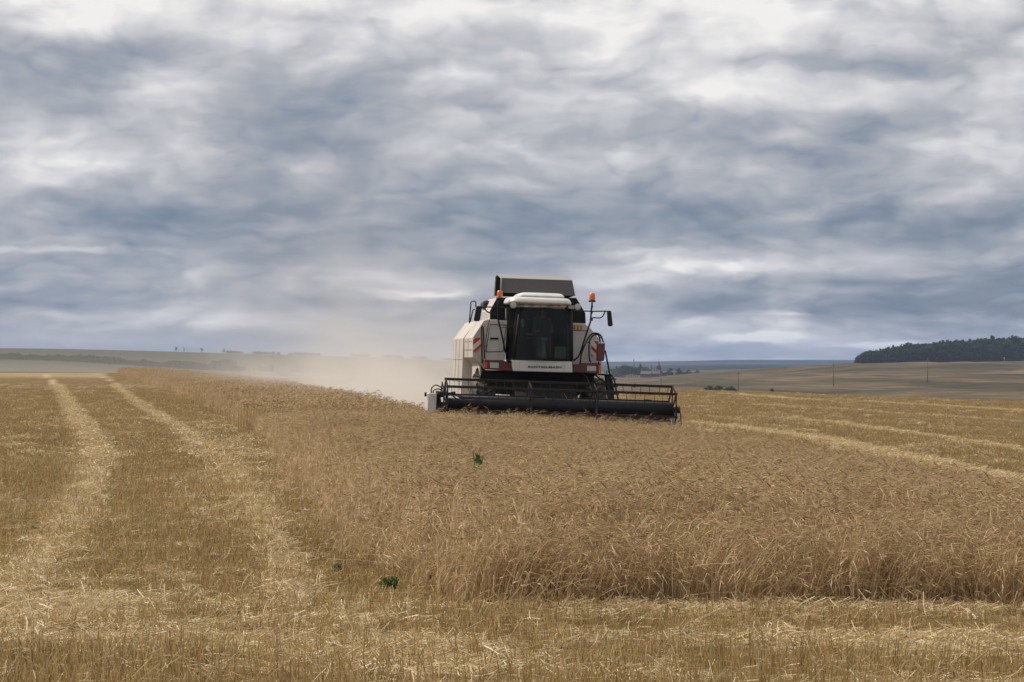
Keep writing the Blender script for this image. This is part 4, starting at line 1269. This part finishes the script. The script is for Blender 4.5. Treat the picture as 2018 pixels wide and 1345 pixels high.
def beacon(px, py, y):
    p = Q(px, py, y)
    o = MB().lathe([(0, -.05), (.085, -.05), (.088, -.02), (.078, 0), (0, .0)], 18, Matrix.Translation(p)).build('beacon', M['black'], harv)
    MB().lathe([(.074, 0.0), (.072, .10), (.062, .165), (.03, .18), (0, .182)], 18, Matrix.Translation(p)).build('beacon_lens', M['amber'], o)
beacon(616, 250, 2.2); beacon(1297, 268, 2.2)
rail([(1297, 285, 2.2), (1290, 350, 2.2), (1285, 425, 2.25), (1250, 530, 2.3), (1213, 645, 2.35), (1195, 688, 2.35), (1160, 714, 2.35)], .022, name='beacon_post')
rail([(1296, 290, 2.18), (1302, 315, 2.16), (1294, 340, 2.18)], .008, name='cable')
rail([(1207, 740, 2.3), (1222, 650, 2.3), (1262, 560, 2.3), (1290, 522, 2.3), (1325, 512, 2.3), (1360, 530, 2.3), (1378, 575, 2.3)], .020, smooth_=True)
rail([(1288, 725, 2.32), (1276, 700, 2.32), (1275, 590, 2.32), (1290, 545, 2.32), (1320, 523, 2.32), (1345, 530, 2.32), (1357, 575, 2.32)], .020, smooth_=True)
rail([(1262, 580, 2.3), (1276, 580, 2.3)], .014)
# mirrors
def mirror(poly, arm1, arm2, y):
    b_ = MB(); b_.prism([Q(a_, c_, y) for a_, c_ in poly], (.02, .10, 0)); o = part(b_, 'mirror', 'black', bevel=.025)
    g_ = MB(); g_.prism([Q(a_, c_, y) * .92 + sum((Q(i, j, y) for i, j in poly), Vector()) / len(poly) * .08 + Vector((.01, .10, 0)) for a_, c_ in poly], (0, .006, 0)); part(g_, 'mirror_glass', 'lamp', o)
    for ar in (arm1, arm2): part(MB().tube(curve_pts([Q(*p) for p in ar], 4), .016, 8), 'mirror_arm', 'black', o)
mirror([(442, 318), (450, 312), (478, 312), (484, 318), (470, 408), (462, 424), (430, 424), (424, 414)],
       [(482, 320, 2.05), (560, 320, 2.1), (680, 325, 2.1), (780, 326, 2.1)], [(498, 318, 2.05), (520, 350, 2.1), (550, 364, 2.12), (604, 368, 2.2)], 2.0)
mirror([(1405, 352), (1412, 346), (1430, 346), (1437, 352), (1448, 450), (1444, 460), (1420, 463), (1412, 455)],
       [(1408, 350, 2.05), (1300, 351, 2.15), (1200, 348, 2.15), (1150, 346, 2.1)], [(1392, 355, 2.05), (1370, 392, 2.1), (1345, 400, 2.12), (1300, 397, 2.2)], 2.0)
for yy_ in (358, 410):
    part(MB().box(Q(1296, yy_, 2.2), (.035, .05, .07)), 'clamp', 'black')
# red tool box and right-hand ladder
b = MB(); b.prism([Q(1350, 588, 2.2), Q(1388, 588, 2.2), Q(1392, 605, 2.2), Q(1387, 705, 2.2), Q(1381, 717, 2.2), Q(1342, 717, 2.2), Q(1338, 705, 2.2), Q(1340, 600, 2.2)], (0, .26, 0))
tb = part(b, 'tool_box', 'red', bevel=.012)
part(MB().box(Q(1366, 596, 2.18), (.13, .02, .02)), 'box_latch', 'red', tb)
part(MB().tube(curve_pts([Q(1358, 540, 2.3), Q(1372, 560, 2.3), Q(1390, 596, 2.28)]), .012, 6), 'box_strap', 'cover', tb)
rail([(1392, 640, 2.4), (1408, 720, 2.3), (1428, 820, 2.2)], .022)
ld = MB()
ld.tube(curve_pts([Q(1320, 812, 2.4), Q(1400, 820, 2.3), Q(1440, 826, 2.2), Q(1462, 870, 2.1), Q(1475, 940, 2.05), Q(1490, 1010, 2.0)]), .022, 8)
ld.tube(curve_pts([Q(1318, 818, 2.6), Q(1370, 860, 2.4), Q(1400, 890, 2.3)]), .022, 8)
ladder = part(ld, 'ladder', 'black')
b = MB(); b.prism([Q(1400, 822, 2.3), Q(1436, 826, 2.3), Q(1452, 880, 2.2), Q(1460, 1010, 2.15), Q(1425, 1010, 2.15), Q(1408, 900, 2.25)], (0, .30, 0)); part(b, 'ladder_side', 'black', ladder, bevel=.01)
for t in (850, 905, 960):
    part(MB().box(Q(1445 + (t - 850) * .15, t, 2.3), (.16, .34, .03)), 'ladder_step', 'black', ladder)
part(MB().tube([Q(1345, 722, 2.45), Q(1340, 760, 2.45), Q(1325, 812, 2.5)], .018, 8), 'ladder_bracket', 'black', ladder)
part(MB().tube(curve_pts([Q(1225, 812, 2.4), Q(1250, 830, 2.2), Q(1275, 880, 1.6), Q(1290, 930, 1.2)]), .012, 6), 'hydraulic_hose', 'hose', feeder)

# --- cut crop lying in the header ----------------------------------
S = Stems()
for i in range(2600):
    x = rng.uniform(-1.9, 2.35); hz = 0.62 * math.exp(-((x - .15) / 1.15) ** 2) * 0.85 + .10
    p = np.array([x, rng.uniform(.15, .85), .22 + rng.uniform(0, 1) ** .6 * (hz + .18)])
    a_ = rng.uniform(0, 6.28); d = np.array([math.cos(a_), math.sin(a_) * .6, rng.normal(0, .35)]); ln = rng.uniform(.2, .5)
    S.ribbon([p - d * ln / 2, p + rng.normal(0, .02, 3), p + d * ln / 2], .011, .009, unit(np.array([-d[1], d[0], .5])), 0)
    if rng.random() < .5: S.ear(p + d * ln / 2, d, .09, .018, 0)
v_, f_, m_, mt_ = S.data(MW)
me = bpy.data.meshes.new('cut_wheat'); me.from_pydata([tuple(ROT @ Vector(q) + Vector((MX, MY, MZ))) for q in v_], [], f_); me.materials.append(M['wheat'])
o = bpy.data.objects.new('cut_wheat', me); COL.objects.link(o); tag(o, 'freshly cut wheat heaped in the harvester header behind the reel', kind='stuff')

# --- driver ---------------------------------------------------------
def driver():
    base_ = Vector((mid + .03, 2.78, bl.z + .50))
    J = {'pelvis': (0, .05, .05, .15, .11), 'waist': (0, .07, .22, .14, .10), 'chest': (0, .06, .42, .17, .12), 'neck': (0, .04, .58, .055, .055),
         'chin': (0, .01, .66, .07, .075), 'head': (0, .02, .75, .082, .095), 'crown': (0, .03, .83, .06, .07)}
    names = list(J); vs = [Vector(J[n][:3]) for n in names]; rad = [J[n][3:] for n in names]; ed = [(i, i + 1) for i in range(len(names) - 1)]
    def chain(start, pts):
        prev = names.index(start) if isinstance(start, str) else start
        for x, y, z, r_ in pts:
            vs.append(Vector((x, y, z))); rad.append((r_, r_)); ed.append((prev, len(vs) - 1)); prev = len(vs) - 1
        return prev
    for s_ in (-1, 1):
        chain('chest', [(s_ * .19, .06, .47, .062), (s_ * .24, -.06, .27, .048), (s_ * .20, -.25, .22, .036), (s_ * .16, -.33, .25, .030), (s_ * .15, -.38, .27, .022)])
        chain('pelvis', [(s_ * .10, -.03, .03, .09), (s_ * .13, -.40, .05, .065), (s_ * .13, -.46, -.35, .048), (s_ * .13, -.56, -.41, .035)])
    me_ = bpy.data.meshes.new('person'); me_.from_pydata([base_ + v for v in vs], ed, [])
    o_ = bpy.data.objects.new('person', me_); COL.objects.link(o_)
    o_.modifiers.new('skin', 'SKIN')
    for i, d in enumerate(me_.skin_vertices[0].data): d.radius = rad[i]
    me_.skin_vertices[0].data[0].use_root = True
    sb = o_.modifiers.new('subdivision', 'SUBSURF'); sb.levels = sb.render_levels = 2
    dg = bpy.context.evaluated_depsgraph_get()
    m2 = bpy.data.meshes.new_from_object(o_.evaluated_get(dg)); o_.modifiers.clear(); o_.data = m2
    m2.materials.clear()
    for k in ('shirt', 'skin', 'seat'): m2.materials.append(M[k])
    for p in m2.polygons:
        c = p.center - base_
        p.material_index = 1 if c.z > .58 or (c.y < -.26 and c.z > .15) else (2 if c.z < .10 else 0)
        p.use_smooth = True
    o_.matrix_world = Matrix.Translation((MX, MY, MZ)) @ ROT.to_4x4()
    tag(o_, 'person in a dark shirt seated at the wheel inside the harvester cab', 'person')
    hr = MB().lathe([(.088, -.02), (.092, .03), (.075, .085), (.03, .105), (0, .108)], 18, Matrix.Translation(base_ + Vector((0, .045, .775))))
    hr.build('hair', M['hair'], o_)
    fc = MB()
    fc.add([base_ + Vector(q) for q in ((-.012, -.085, .73), (.012, -.085, .73), (0, -.115, .725), (0, -.085, .77))], [(0, 1, 2), (0, 2, 3), (1, 3, 2)])
    fc.build('nose', M['skin'], o_)
    for s_ in (-1, 1):
        MB().lathe([(0, -.008), (.010, 0), (0, .008)], 10, Matrix.Translation(base_ + Vector((s_ * .032, -.082, .765)))).build('eye', M['hair'], o_)
        MB().box(base_ + Vector((s_ * .09, .03, .75)), (.018, .04, .06)).build('ear', M['skin'], o_, bevel=.006)
    MB().box(base_ + Vector((0, -.078, .69)), (.05, .012, .010)).build('mouth', M['maroon'], o_)
driver()
# ------------------------------------------------------------------ trees, bushes
class Leaves:
    def __init__(s): s.v = []; s.f = []
    def clump(s, c, r, n, q, flat=1.0):
        for i in range(n):
            d = rng.normal(0, 1, 3); d /= np.linalg.norm(d)
            p = np.asarray(c) + d * np.asarray(r) * rng.uniform(.55, 1.0)
            a = unit(rng.normal(0, 1, 3) + np.array([0, 0, .3])); b_ = unit(np.cross(a, d + .01)); a = np.cross(b_, unit(d + rng.normal(0, .5, 3)))
            a = unit(a); b_ = unit(b_)
            w_ = q * rng.uniform(.6, 1.2)
            k = len(s.v)
            s.v += [p - a * w_ - b_ * w_ * .5, p + a * w_ * .2 - b_ * w_, p + a * w_ + b_ * w_ * .4, p - a * w_ * .3 + b_ * w_ * .9]
            s.f.append((k, k + 1, k + 2, k + 3))
def crown_broad(h, wd, q, n=26):
    L_ = Leaves()
    for i in range(9):
        a = rng.uniform(0, 6.28); rr = rng.uniform(0, .32) * wd; z = rng.uniform(.32, .86) * h
        r_ = wd * rng.uniform(.16, .30) * (1.15 - .5 * abs(z / h - .55))
        L_.clump((rr * math.cos(a), rr * math.sin(a), z), (r_, r_, r_ * .9), n, q)
    return L_
def crown_pine(h, wd, q):
    L_ = Leaves()
    for i in range(11):
        t = .22 + .76 * i / 10
        for k in range(5):
            a = rng.uniform(0, 6.28); r_ = wd * .5 * (1.08 - t) ** .75 * rng.uniform(.5, 1.0)
            L_.clump((r_ * math.cos(a) * .7, r_ * math.sin(a) * .7, t * h), (r_ * .55 + .1 * q, r_ * .55 + .1 * q, h * .05), 7, q * (1.15 - .6 * t))
    return L_
def crown_bush(h, wd, q):
    L_ = Leaves()
    for i in range(6):
        a = rng.uniform(0, 6.28); rr = rng.uniform(0, .30) * wd
        L_.clump((rr * math.cos(a), rr * math.sin(a), h * rng.uniform(.25, .68)), (wd * .24, wd * .24, h * .28), 30, q)
    return L_
def leaf_mesh(name, L_, mat):
    me = bpy.data.meshes.new(name); me.from_pydata([tuple(p) for p in L_.v], [], L_.f); me.materials.append(mat); return me
def trunk_mesh(h, r):
    b = MB(); b.tube([(0, 0, -.4), (.02 * h, 0, h * .45), (0, .01 * h, h * .88)], [r, r * .7, r * .25], 7)
    for k in range(5):
        a = k * 1.9; z = h * (.35 + .09 * k)
        b.tube([(0, 0, z), (.12 * h * math.cos(a), .12 * h * math.sin(a), z + .10 * h)], [r * .4, r * .15], 5)
    me = bpy.data.meshes.new('trunk'); me.from_pydata(b.v, [], b.f); me.materials.append(M['bark']); return me
KIND = {}
for nm, fn, mat in (('broad', lambda: crown_broad(8, 6.5, .45), 'leaf'), ('pine', lambda: crown_pine(9, 4.6, .55), 'pine'), ('bush', lambda: crown_bush(3, 4, .28), 'leaf')):
    KIND[nm] = [leaf_mesh('crown', fn(), M[mat]) for _ in range(3)]
TRUNK = {'broad': trunk_mesh(8, .22), 'pine': trunk_mesh(9, .20), 'bush': trunk_mesh(2.4, .06)}
HGT = {'broad': 8.0, 'pine': 9.0, 'bush': 2.9}
def tree(name, kind, x, y, h, wide=1.0, label=None, group=None, cat='tree'):
    r_ = empty(name, (x, y, H(x, y)), (0, 0, random.uniform(0, 6.28)))
    s_ = h / HGT[kind]
    for nm, me in (('trunk', TRUNK[kind]), ('crown', random.choice(KIND[kind]))):
        o = bpy.data.objects.new(nm, me); COL.objects.link(o); o.parent = r_; o.scale = (s_ * wide, s_ * wide, s_)
    return tag(r_, label, cat, group)
def far_at(px, Y): return (px - 1009) / FPX * Y, Y
def px_h(n, Y): return n / FPX * Y

# trees on the left skyline
for px, hh, wd, lab in ((347, 9, .75, 'small dark tree standing tallest on the bare left skyline'), (363, 7, .6, 'thin small tree just right of the tallest skyline tree on the left'),
                        (398, 8, .95, 'round small tree alone in the middle of the left skyline group'), (442, 7, 1.5, 'low wide bush where the hazy hedge on the left skyline begins')):
    x, y = far_at(px, 1560); tree('skyline_tree', 'broad', x, y, px_h(hh, 1560) + .6, wd, lab, 'trees on the left skyline')
def wood(name, pts, kinds, hs, label, coll_name):
    protos = []
    for k in kinds:
        for me in KIND[k]:
            v = np.array([q.co for q in me.vertices]) / HGT[k]; f = [tuple(p.vertices) for p in me.polygons]
            tb_ = MB().tube([(0, 0, -.05), (0, 0, .8)], [.022, .008], 4, cap=False)
            f2 = [tuple(i + len(v) for i in q) for q in tb_.f]
            protos.append((np.vstack([v, np.array(tb_.v)]), f + f2, [0] * len(f) + [1] * len(f2), [M['pine' if k == 'pine' else 'leaf'], M['bark']]))
    c = proto_collection(coll_name, protos, None)
    p = np.array(pts); n = len(p)
    z = height(p[:, 0], p[:, 1])
    h = np.array(hs)
    asp = rng.uniform(.8, 1.25, n)
    scatter(name, c, np.column_stack([p, z]), np.column_stack([np.zeros(n), np.zeros(n), rng.uniform(0, 6.28, n)]), np.column_stack([h * asp, h * asp, h]), rng.integers(0, len(protos), n), label=label)
pts, hs = [], []
for px in np.arange(448, 930, 2.2):
    Y = np.interp(px, [450, 700, 900], [1590, 1780, 1960]) + rng.uniform(-12, 8)
    if fbm(np.array([px / 23.0]), np.array([1.0]), 3)[0] < .40: continue
    pts.append(far_at(px, Y)); hs.append(px_h(rng.uniform(2.5, 6.5), Y) + .4)
wood('far_hedgerow', pts, ('bush', 'broad'), hs, 'hazy hedgerow along the left skyline', 'hedge_plants')
pts, hs = [], []
for px in np.arange(-30, 480, 1.1):
    for k in range(3):
        Y = 800 + rng.uniform(-22, 22); g = fbm(np.array([px / 26.0]), np.array([4.0 + k]), 3)[0]
        pts.append(far_at(px + rng.uniform(-1, 1), Y)); hs.append(px_h(rng.uniform(5, 10) + 16 * max(0, g - .45) + (7 if 425 < px < 455 else 0), Y))
for px in np.arange(480, 900, 2.0):
    Y = 815 + rng.uniform(-20, 20)
    if fbm(np.array([px / 31.0]), np.array([9.0]), 3)[0] > .47: pts.append(far_at(px, Y)); hs.append(px_h(rng.uniform(5, 14), Y))
wood('shelterbelt_thicket', pts, ('bush', 'broad'), hs, 'hazy belt of scrub and small trees below the left hill', 'belt_plants')

# forest on the right-hand hill
pts, hs = [], []
for px in np.arange(1688, 2140, 2.6):
    for k in range(13):
        yb = 1500 + (px - 1685) / 333 * 150 + 12 + k * 7 + rng.uniform(-4, 4) + 10 * math.sin(px / 23.0)
        ramp_ = np.interp(px, [1685, 1700, 1730, 1800, 1900, 2018, 2150], [14, 23, 29, 38, 43, 46, 47])
        pts.append(far_at(px + rng.uniform(-2, 2) + (3 if k > 3 else 0), yb)); hs.append(px_h(ramp_ * rng.uniform(.80, 1.06) * (1 if k > 1 else rng.uniform(.55, .95)) * (1 - .012 * k) * (1.12 if rng.random() < .10 else 1), yb))
wood('forest', pts, ('pine', 'broad', 'broad'), hs, 'dark mixed forest along the top of the right hill', 'forest_plants')
# bushes in the gully below the slope
gl = 'dark bush in the low clump beside the nearest pole'
for px, py, hp in ((1390, 772, 9), (1400, 772, 13), (1409, 772, 12), (1418, 772, 12), (1428, 773, 10), (1439, 773, 12), (1449, 773, 8)):
    x, y = ground_at(px, py, 600); tree('bush', 'bush', x, y, px_h(hp, y), 1.25, gl, 'bushes in the gully', 'bush')
x, y = ground_at(1520, 774.5, 600); tree('bush', 'bush', x, y, px_h(9, y), 1.1, 'small dark bush alone between the first two poles', None, 'bush')
x, y = ground_at(1250, 765, 600); tree('bush', 'bush', x, y, px_h(9, y), 1.3, 'round dark bush on the slope just above the header reel', None, 'bush')

# ------------------------------------------------------------------ power poles on the slope
def pole(px, py, hp, label):
    x, y = ground_at(px, py, 500)
    h = px_h(hp, y)
    r_ = empty('utility_pole', (x, y, H(x, y)), (0, 0, R(25)))
    MB().tube([(0, 0, -.5), (0, 0, h)], [.15, .11], 8).build('post', M['wood'], r_)
    MB().box((0, 0, h - .9), (1.9, .14, .14)).build('crossarm', M['wood'], r_)
    for dx in (-.8, 0, .8):
        MB().lathe([(0, 0), (.07, .02), (.09, .1), (.04, .2), (0, .22)], 8, Matrix.Translation((dx, 0, h - .82 if dx else h))).build('insulator', M['lamp'], r_)
    tag(r_, label, 'pole', 'poles along the far slope')
pole(1455, 775, 43, 'wooden pole rising beside the clump of dark bushes')
pole(1643, 760, 45, 'wooden pole in the middle of the brown slope, second from the right')
pole(1828, 752, 44, 'wooden pole standing below the dark forest')
pole(1303, 764, 20, 'short thin pole above the right end of the harvester header')
def post(px, py, hp, label):
    x, y = ground_at(px, py, 900); h = px_h(hp, y)
    r_ = MB().tube([(0, 0, -.3), (0, 0, h)], [.16, .15], 8).build('marker_post', M['lamp'], loc=(x, y, H(x, y)))
    tag(r_, label, 'post', 'pale posts by the forest')
post(1979, 713, 9, 'pale post before the dark forest edge')

# ------------------------------------------------------------------ village behind the ridge
VY = 1800
def vil(px): 
    x, y = far_at(px, VY); return x, y
x, y = vil(1249); r_ = empty('radio_mast', (x, y, H(x, y)))
hm = px_h(37, VY)
b = MB()
for a in range(3):
    t = a * 2.094; b.tube([(.75 * math.cos(t), .75 * math.sin(t), 0), (.28 * math.cos(t), .28 * math.sin(t), hm * .93)], .09, 5)
for k in range(12):
    for a in range(3):
        z0, z1 = hm * .93 * k / 12, hm * .93 * (k + 1) / 12; q0 = .75 - .47 * k / 12; q1 = .75 - .47 * (k + 1) / 12
        t = a * 2.094; t2 = t + 2.094; b.tube([(q0 * math.cos(t), q0 * math.sin(t), z0), (q1 * math.cos(t2), q1 * math.sin(t2), z1)], .05, 4)
b.build('lattice', M['seat'], r_); MB().tube([(0, 0, hm * .9), (0, 0, hm)], .07, 6).build('antenna', M['seat'], r_)
MB().box((0, 0, hm * .9), (.9, .9, .5)).build('platform', M['seat'], r_)
tag(r_, 'thin dark lattice mast rising above the village trees', 'mast')
x, y = vil(1298); r_ = empty('church', (x, y, H(x, y)), (0, 0, R(20)))
def oct_(r0, h0, r1, h1): return MB().lathe([(0, h0), (r0, h0), (r1, h1), (0, h1)], 8, smooth=False)
b = MB(); b.box((-.6, 0, 2.3), (5.2, 4.6, 4.6)); b.build('nave', M['brick'], r_, bevel=.05)
b = MB(); b.prism([(-3.3, -2.5, 4.6), (-3.3, 2.5, 4.6), (-3.3, 0, 6.3)], (5.3, 0, 0)); b.build('roof', M['slate'], r_)
tw = oct_(1.75, 0, 1.55, 7.2).build('tower', M['brick'], r_)
for k in range(8):
    a = k * math.pi / 4 + math.pi / 8
    for z in (3.4, 6.0):
        MB().box((1.52 * math.cos(a), 1.52 * math.sin(a), z), (.2, .5, 1.1), Matrix.Rotation(a, 3, 'Z')).build('window', M['dark'], tw)
oct_(1.95, 7.2, 1.9, 7.5).build('cornice', M['plaster'], tw)
MB().lathe([(0, 7.5), (1.5, 7.5), (1.55, 8.0), (1.25, 8.9), (.7, 9.5), (.55, 9.8), (.6, 10.3), (.25, 10.9), (.08, 11.5), (.05, 12.2), (0, 12.3)], 16).build('dome', M['dome'], r_)
b = MB(); b.tube([(0, 0, 12.1), (0, 0, 13.2)], .06, 6); b.box((0, 0, 12.8), (.5, .08, .08)); b.build('cross', M['steel'], r_)
tag(r_, 'small red brick church with a tiered tower beyond the slope', 'church')
x, y = vil(1284); r_ = empty('chimney_stack', (x, y, H(x, y)))
MB().tube([(0, 0, 0), (0, 0, px_h(24, VY))], [.5, .32], 10).build('shaft', M['brick'], r_); MB().lathe([(.30, 0), (.42, .1), (.42, .4), (.30, .5)], 10, Matrix.Translation((0, 0, px_h(24, VY) - .5))).build('cap', M['brick'], r_)
tag(r_, 'slender dark chimney just left of the red church', 'chimney')
for px, wd, dep, lab, dy in ((1216, 9, 6, 'pale roofed low house at the left end of the village', -40), (1274, 7, 5, 'small grey roofed house left of the red church', -70), (1291, 6, 5, 'low grey shed at the foot of the church', -60)):
    x, y = far_at(px, VY + dy); r_ = empty('house', (x, y, H(x, y)), (0, 0, R(random.uniform(-25, 25))))
    MB().box((0, 0, 1.3), (wd, dep, 2.6)).build('wall', M['plaster'], r_)
    b = MB(); b.prism([(-wd / 2 - .3, -dep / 2 - .4, 2.6), (-wd / 2 - .3, dep / 2 + .4, 2.6), (-wd / 2 - .3, 0, 4.6)], (wd + .6, 0, 0)); b.build('roof', M['slate'], r_)
    for dx in (-.28, .05, .32): MB().box((dx * wd, -dep / 2 - .01, 1.5), (.9, .08, 1.0)).build('window', M['dark'], r_)
    MB().box((wd * .2, 0, 4.7), (.6, .6, 1.2)).build('chimney', M['brick'], r_)
    tag(r_, lab, 'house')
VT = [(1221, 'broad', 17), (1224, 'broad', 15), (1230, 'broad', 20), (1242, 'broad', 19), (1252, 'broad', 17), (1208, 'broad', 13), (1266, 'broad', 15), (1280, 'broad', 13), (1196, 'broad', 10), (1204, 'broad', 13), (1215, 'pine', 16), (1227, 'broad', 18), (1233, 'broad', 20), (1239, 'broad', 20), (1245, 'broad', 18), (1256, 'broad', 16), (1262, 'pine', 21),
      (1270, 'broad', 16), (1276, 'broad', 14), (1310, 'bush', 6), (1318, 'broad', 9), (1322, 'broad', 12), (1334, 'broad', 10), (1338, 'pine', 12), (1346, 'bush', 8), (1352, 'bush', 8), (1371, 'bush', 7)]
VL = {1215: 'pointed dark tree at the left of the village', 1262: 'tall narrow dark tree between the mast and the church', 1338: 'pointed tree in the row right of the church', 1371: 'low bush farthest right of the church'}
for px, kd, hp in VT:
    Y = VY + random.uniform(-60, -15) if px < 1300 else VY + random.uniform(-30, 30)
    x, y = far_at(px, Y)
    left = px < 1300
    tree('village_tree', kd, x, y, px_h(hp, Y) + (1.6 if left else 2.2), random.uniform(1.2, 1.55), VL.get(px, 'leafy tree in the dark group between harvester and church' if left else 'leafy tree in the low row right of the church'),
         None if px in VL else ('trees left of the church' if left else 'trees right of the church'))

# ------------------------------------------------------------------ weeds
def weed(px, py, h, wd, label, flowers=0, ymin=11, lift=0.0, name='weed', base=None):
    x, y = ground_at(px, py, ymin, lift)
    r_ = empty(name, (x, y, H(x, y)), (0, 0, random.uniform(0, 6)))
    S = Leaves(); st = MB()
    for k in range(7):
        a = k * .9 + random.uniform(-.3, .3); l_ = h * random.uniform(.6, 1.0)
        tip = np.array([wd * .5 * math.cos(a) * random.uniform(.3, 1), wd * .5 * math.sin(a) * random.uniform(.3, 1), l_])
        st.tube([(0, 0, 0), tuple(tip * .5 + np.array([0, 0, l_ * .1])), tuple(tip)], [.004, .003, .002], 5)
        for i in range(9):
            t = random.uniform(.25, 1.0); S.clump(tip * t, (.02, .02, .02), 2, .015)
    st.build('stem', M['weed'], r_)
    o = bpy.data.objects.new('foliage', leaf_mesh('foliage', S, M['weed'])); COL.objects.link(o); o.parent = r_
    for k in range(flowers):
        a = random.uniform(0, 6.28); MB().lathe([(0, -.012), (.009, 0), (.006, .008), (0, .010)], 8, Matrix.Translation((wd * .35 * math.cos(a), wd * .35 * math.sin(a), h * random.uniform(.85, 1.05)))).build('flower', M['flower'], r_)
    return tag(r_, label, 'plant', 'weeds on the field')
weed(775, 1163, .10, .11, 'bushy green weed right of the pair by the wheat corner', 0)
weed(756, 1166, .09, .08, 'green weed with yellow flowers left of the bushier one', 2)
weed(850, 1148, .08, .05, 'thin green weed near the corner of the standing wheat')
weed(71, 918, .07, .10, 'tiny green weed at the far left beside the straw track')
weed(68, 1050, .06, .06, 'tiny green weed low on the left edge of the pale track')
weed(361, 1043, .055, .06, 'tiny green weed in the stubble between the two straw tracks')
weed(665, 1126, .05, .06, 'tiny green weed in stubble left of the wheat edge')
# thistle standing above the wheat
x, y = ground_at(942, 925, 11, .62)
r_ = empty('thistle', (x, y, H(x, y)))
st = MB(); S = Leaves()
for k in range(4):
    a = k * 1.57 + .4; tip = (.055 * math.cos(a), .055 * math.sin(a), .74 + .03 * k)
    st.tube([(0, 0, 0), (.01 * math.cos(a), .01 * math.sin(a), .45), tip], [.009, .008, .004], 6)
    MB().lathe([(0, -.015), (.016, 0), (.014, .018), (.022, .03), (0, .034)], 10, Matrix.Translation(tip)).build('flower_head', M['thistle'], r_)
for i in range(30):
    z = random.uniform(.50, .78); a = random.uniform(0, 6.28); w_ = .055 * (1.25 - (z - .50) / .32)
    S.clump((w_ * .6 * math.cos(a), w_ * .6 * math.sin(a), z), (w_ * .5, w_ * .5, .02), 3, .022)
st.build('stem', M['weed'], r_)
o = bpy.data.objects.new('foliage', leaf_mesh('foliage', S, M['weed'])); COL.objects.link(o); o.parent = r_
tag(r_, 'green thistle sticking up out of the ripe wheat', 'thistle')
# ------------------------------------------------------------------ dust behind the harvester
def dust():
    m, t, o = material('field_dust')
    geo = t.n('ShaderNodeNewGeometry')
    sp = t.n('ShaderNodeSeparateXYZ'); t.put(sp.inputs[0], geo.outputs['Position'])
    x, y, z = sp.outputs
    s_ = t.m('SUBTRACT', y, 66.5)
    xc = t.m('SUBTRACT', t.m('MULTIPLY', s_, -0.135), t.m('ADD', 0.2, t.m('MULTIPLY', t.m('MULTIPLY', z, 0.5), t.rng(z, 0, 6))))
    wd = t.m('ADD', 2.3, t.m('MULTIPLY', s_, 0.036))
    q = t.m('DIVIDE', t.m('SUBTRACT', x, xc), wd)
    lat = t.m('EXPONENT', t.m('MULTIPLY', t.m('MULTIPLY', q, q), -1.0))
    hz = t.m('ADD', 0.75, t.m('MULTIPLY', s_, 0.012))
    zz = t.m('MAXIMUM', t.m('ADD', z, 0.4), 0.0)
    ver = t.m('ADD', t.m('EXPONENT', t.m('MULTIPLY', t.m('DIVIDE', zz, hz), -1.0)), t.m('MULTIPLY', t.m('EXPONENT', t.m('DIVIDE', zz, -3.2)), 0.22))
    along = t.m('MULTIPLY', t.rng(s_, -2.0, 5.0), t.m('EXPONENT', t.m('DIVIDE', t.m('MAXIMUM', s_, 0.0), -48.0)))
    n = t.noise(t.vec(t.m('MULTIPLY', x, 0.30), t.m('MULTIPLY', y, 0.12), t.m('MULTIPLY', z, 0.30)), 1.0, 4, 0.6, 0.6)
    nn = t.rng(n, 0.36, 0.66, 0.05, 1.9)
    d = t.m('MULTIPLY', t.m('MULTIPLY', lat, ver), t.m('MULTIPLY', along, nn))
    pv = t.n('ShaderNodeVolumePrincipled')
    pv.inputs['Color'].default_value = (0.94, 0.90, 0.84, 1)
    pv.inputs['Anisotropy'].default_value = 0.2
    t.put(pv.inputs['Density'], t.m('MULTIPLY', d, 0.20))
    t.t.links.new(pv.outputs[0], o.inputs['Volume'])
    b = MB().box((-17, 113, 6.2), (50, 100, 15.0)).build('dust_cloud', m)
    tag(b, 'pale dust cloud drifting left behind the harvester', kind='stuff')
dust()
def old_dust():
    m, t, o = material('settling_dust')
    geo = t.n('ShaderNodeNewGeometry')
    sp = t.n('ShaderNodeSeparateXYZ'); t.put(sp.inputs[0], geo.outputs['Position'])
    zz = t.m('MAXIMUM', t.m('ADD', sp.outputs[2], 1.0), 0.0)
    d = t.m('MULTIPLY', t.m('EXPONENT', t.m('DIVIDE', zz, -4.0)), t.rng(sp.outputs[0], -4, -45))
    d = t.m('MULTIPLY', d, t.rng(sp.outputs[1], 300, 340))
    pv = t.n('ShaderNodeVolumePrincipled')
    pv.inputs['Color'].default_value = (0.90, 0.85, 0.77, 1)
    t.put(pv.inputs['Density'], t.m('MULTIPLY', d, 0.0036))
    t.t.links.new(pv.outputs[0], o.inputs['Volume'])
    b = MB().box((-72, 400, 8), (140, 200, 32)).build('distant_dust', m)
    tag(b, 'thin settled dust veiling the left hillside', kind='stuff')
old_dust()
# ------------------------------------------------------------------ haze over the whole country
def haze():
    m, t, o = material('summer_haze')
    pv = t.n('ShaderNodeVolumePrincipled')
    pv.inputs['Color'].default_value = (0.48, 0.63, 0.96, 1)
    pv.inputs['Density'].default_value = 0.00009
    pv.inputs['Anisotropy'].default_value = 0.0
    t.t.links.new(pv.outputs[0], o.inputs['Volume'])
    b = MB().box((0, 0, 15), (19000, 19000, 92)).build('haze', m)
    tag(b, 'thin summer haze over the fields', kind='stuff')
haze()
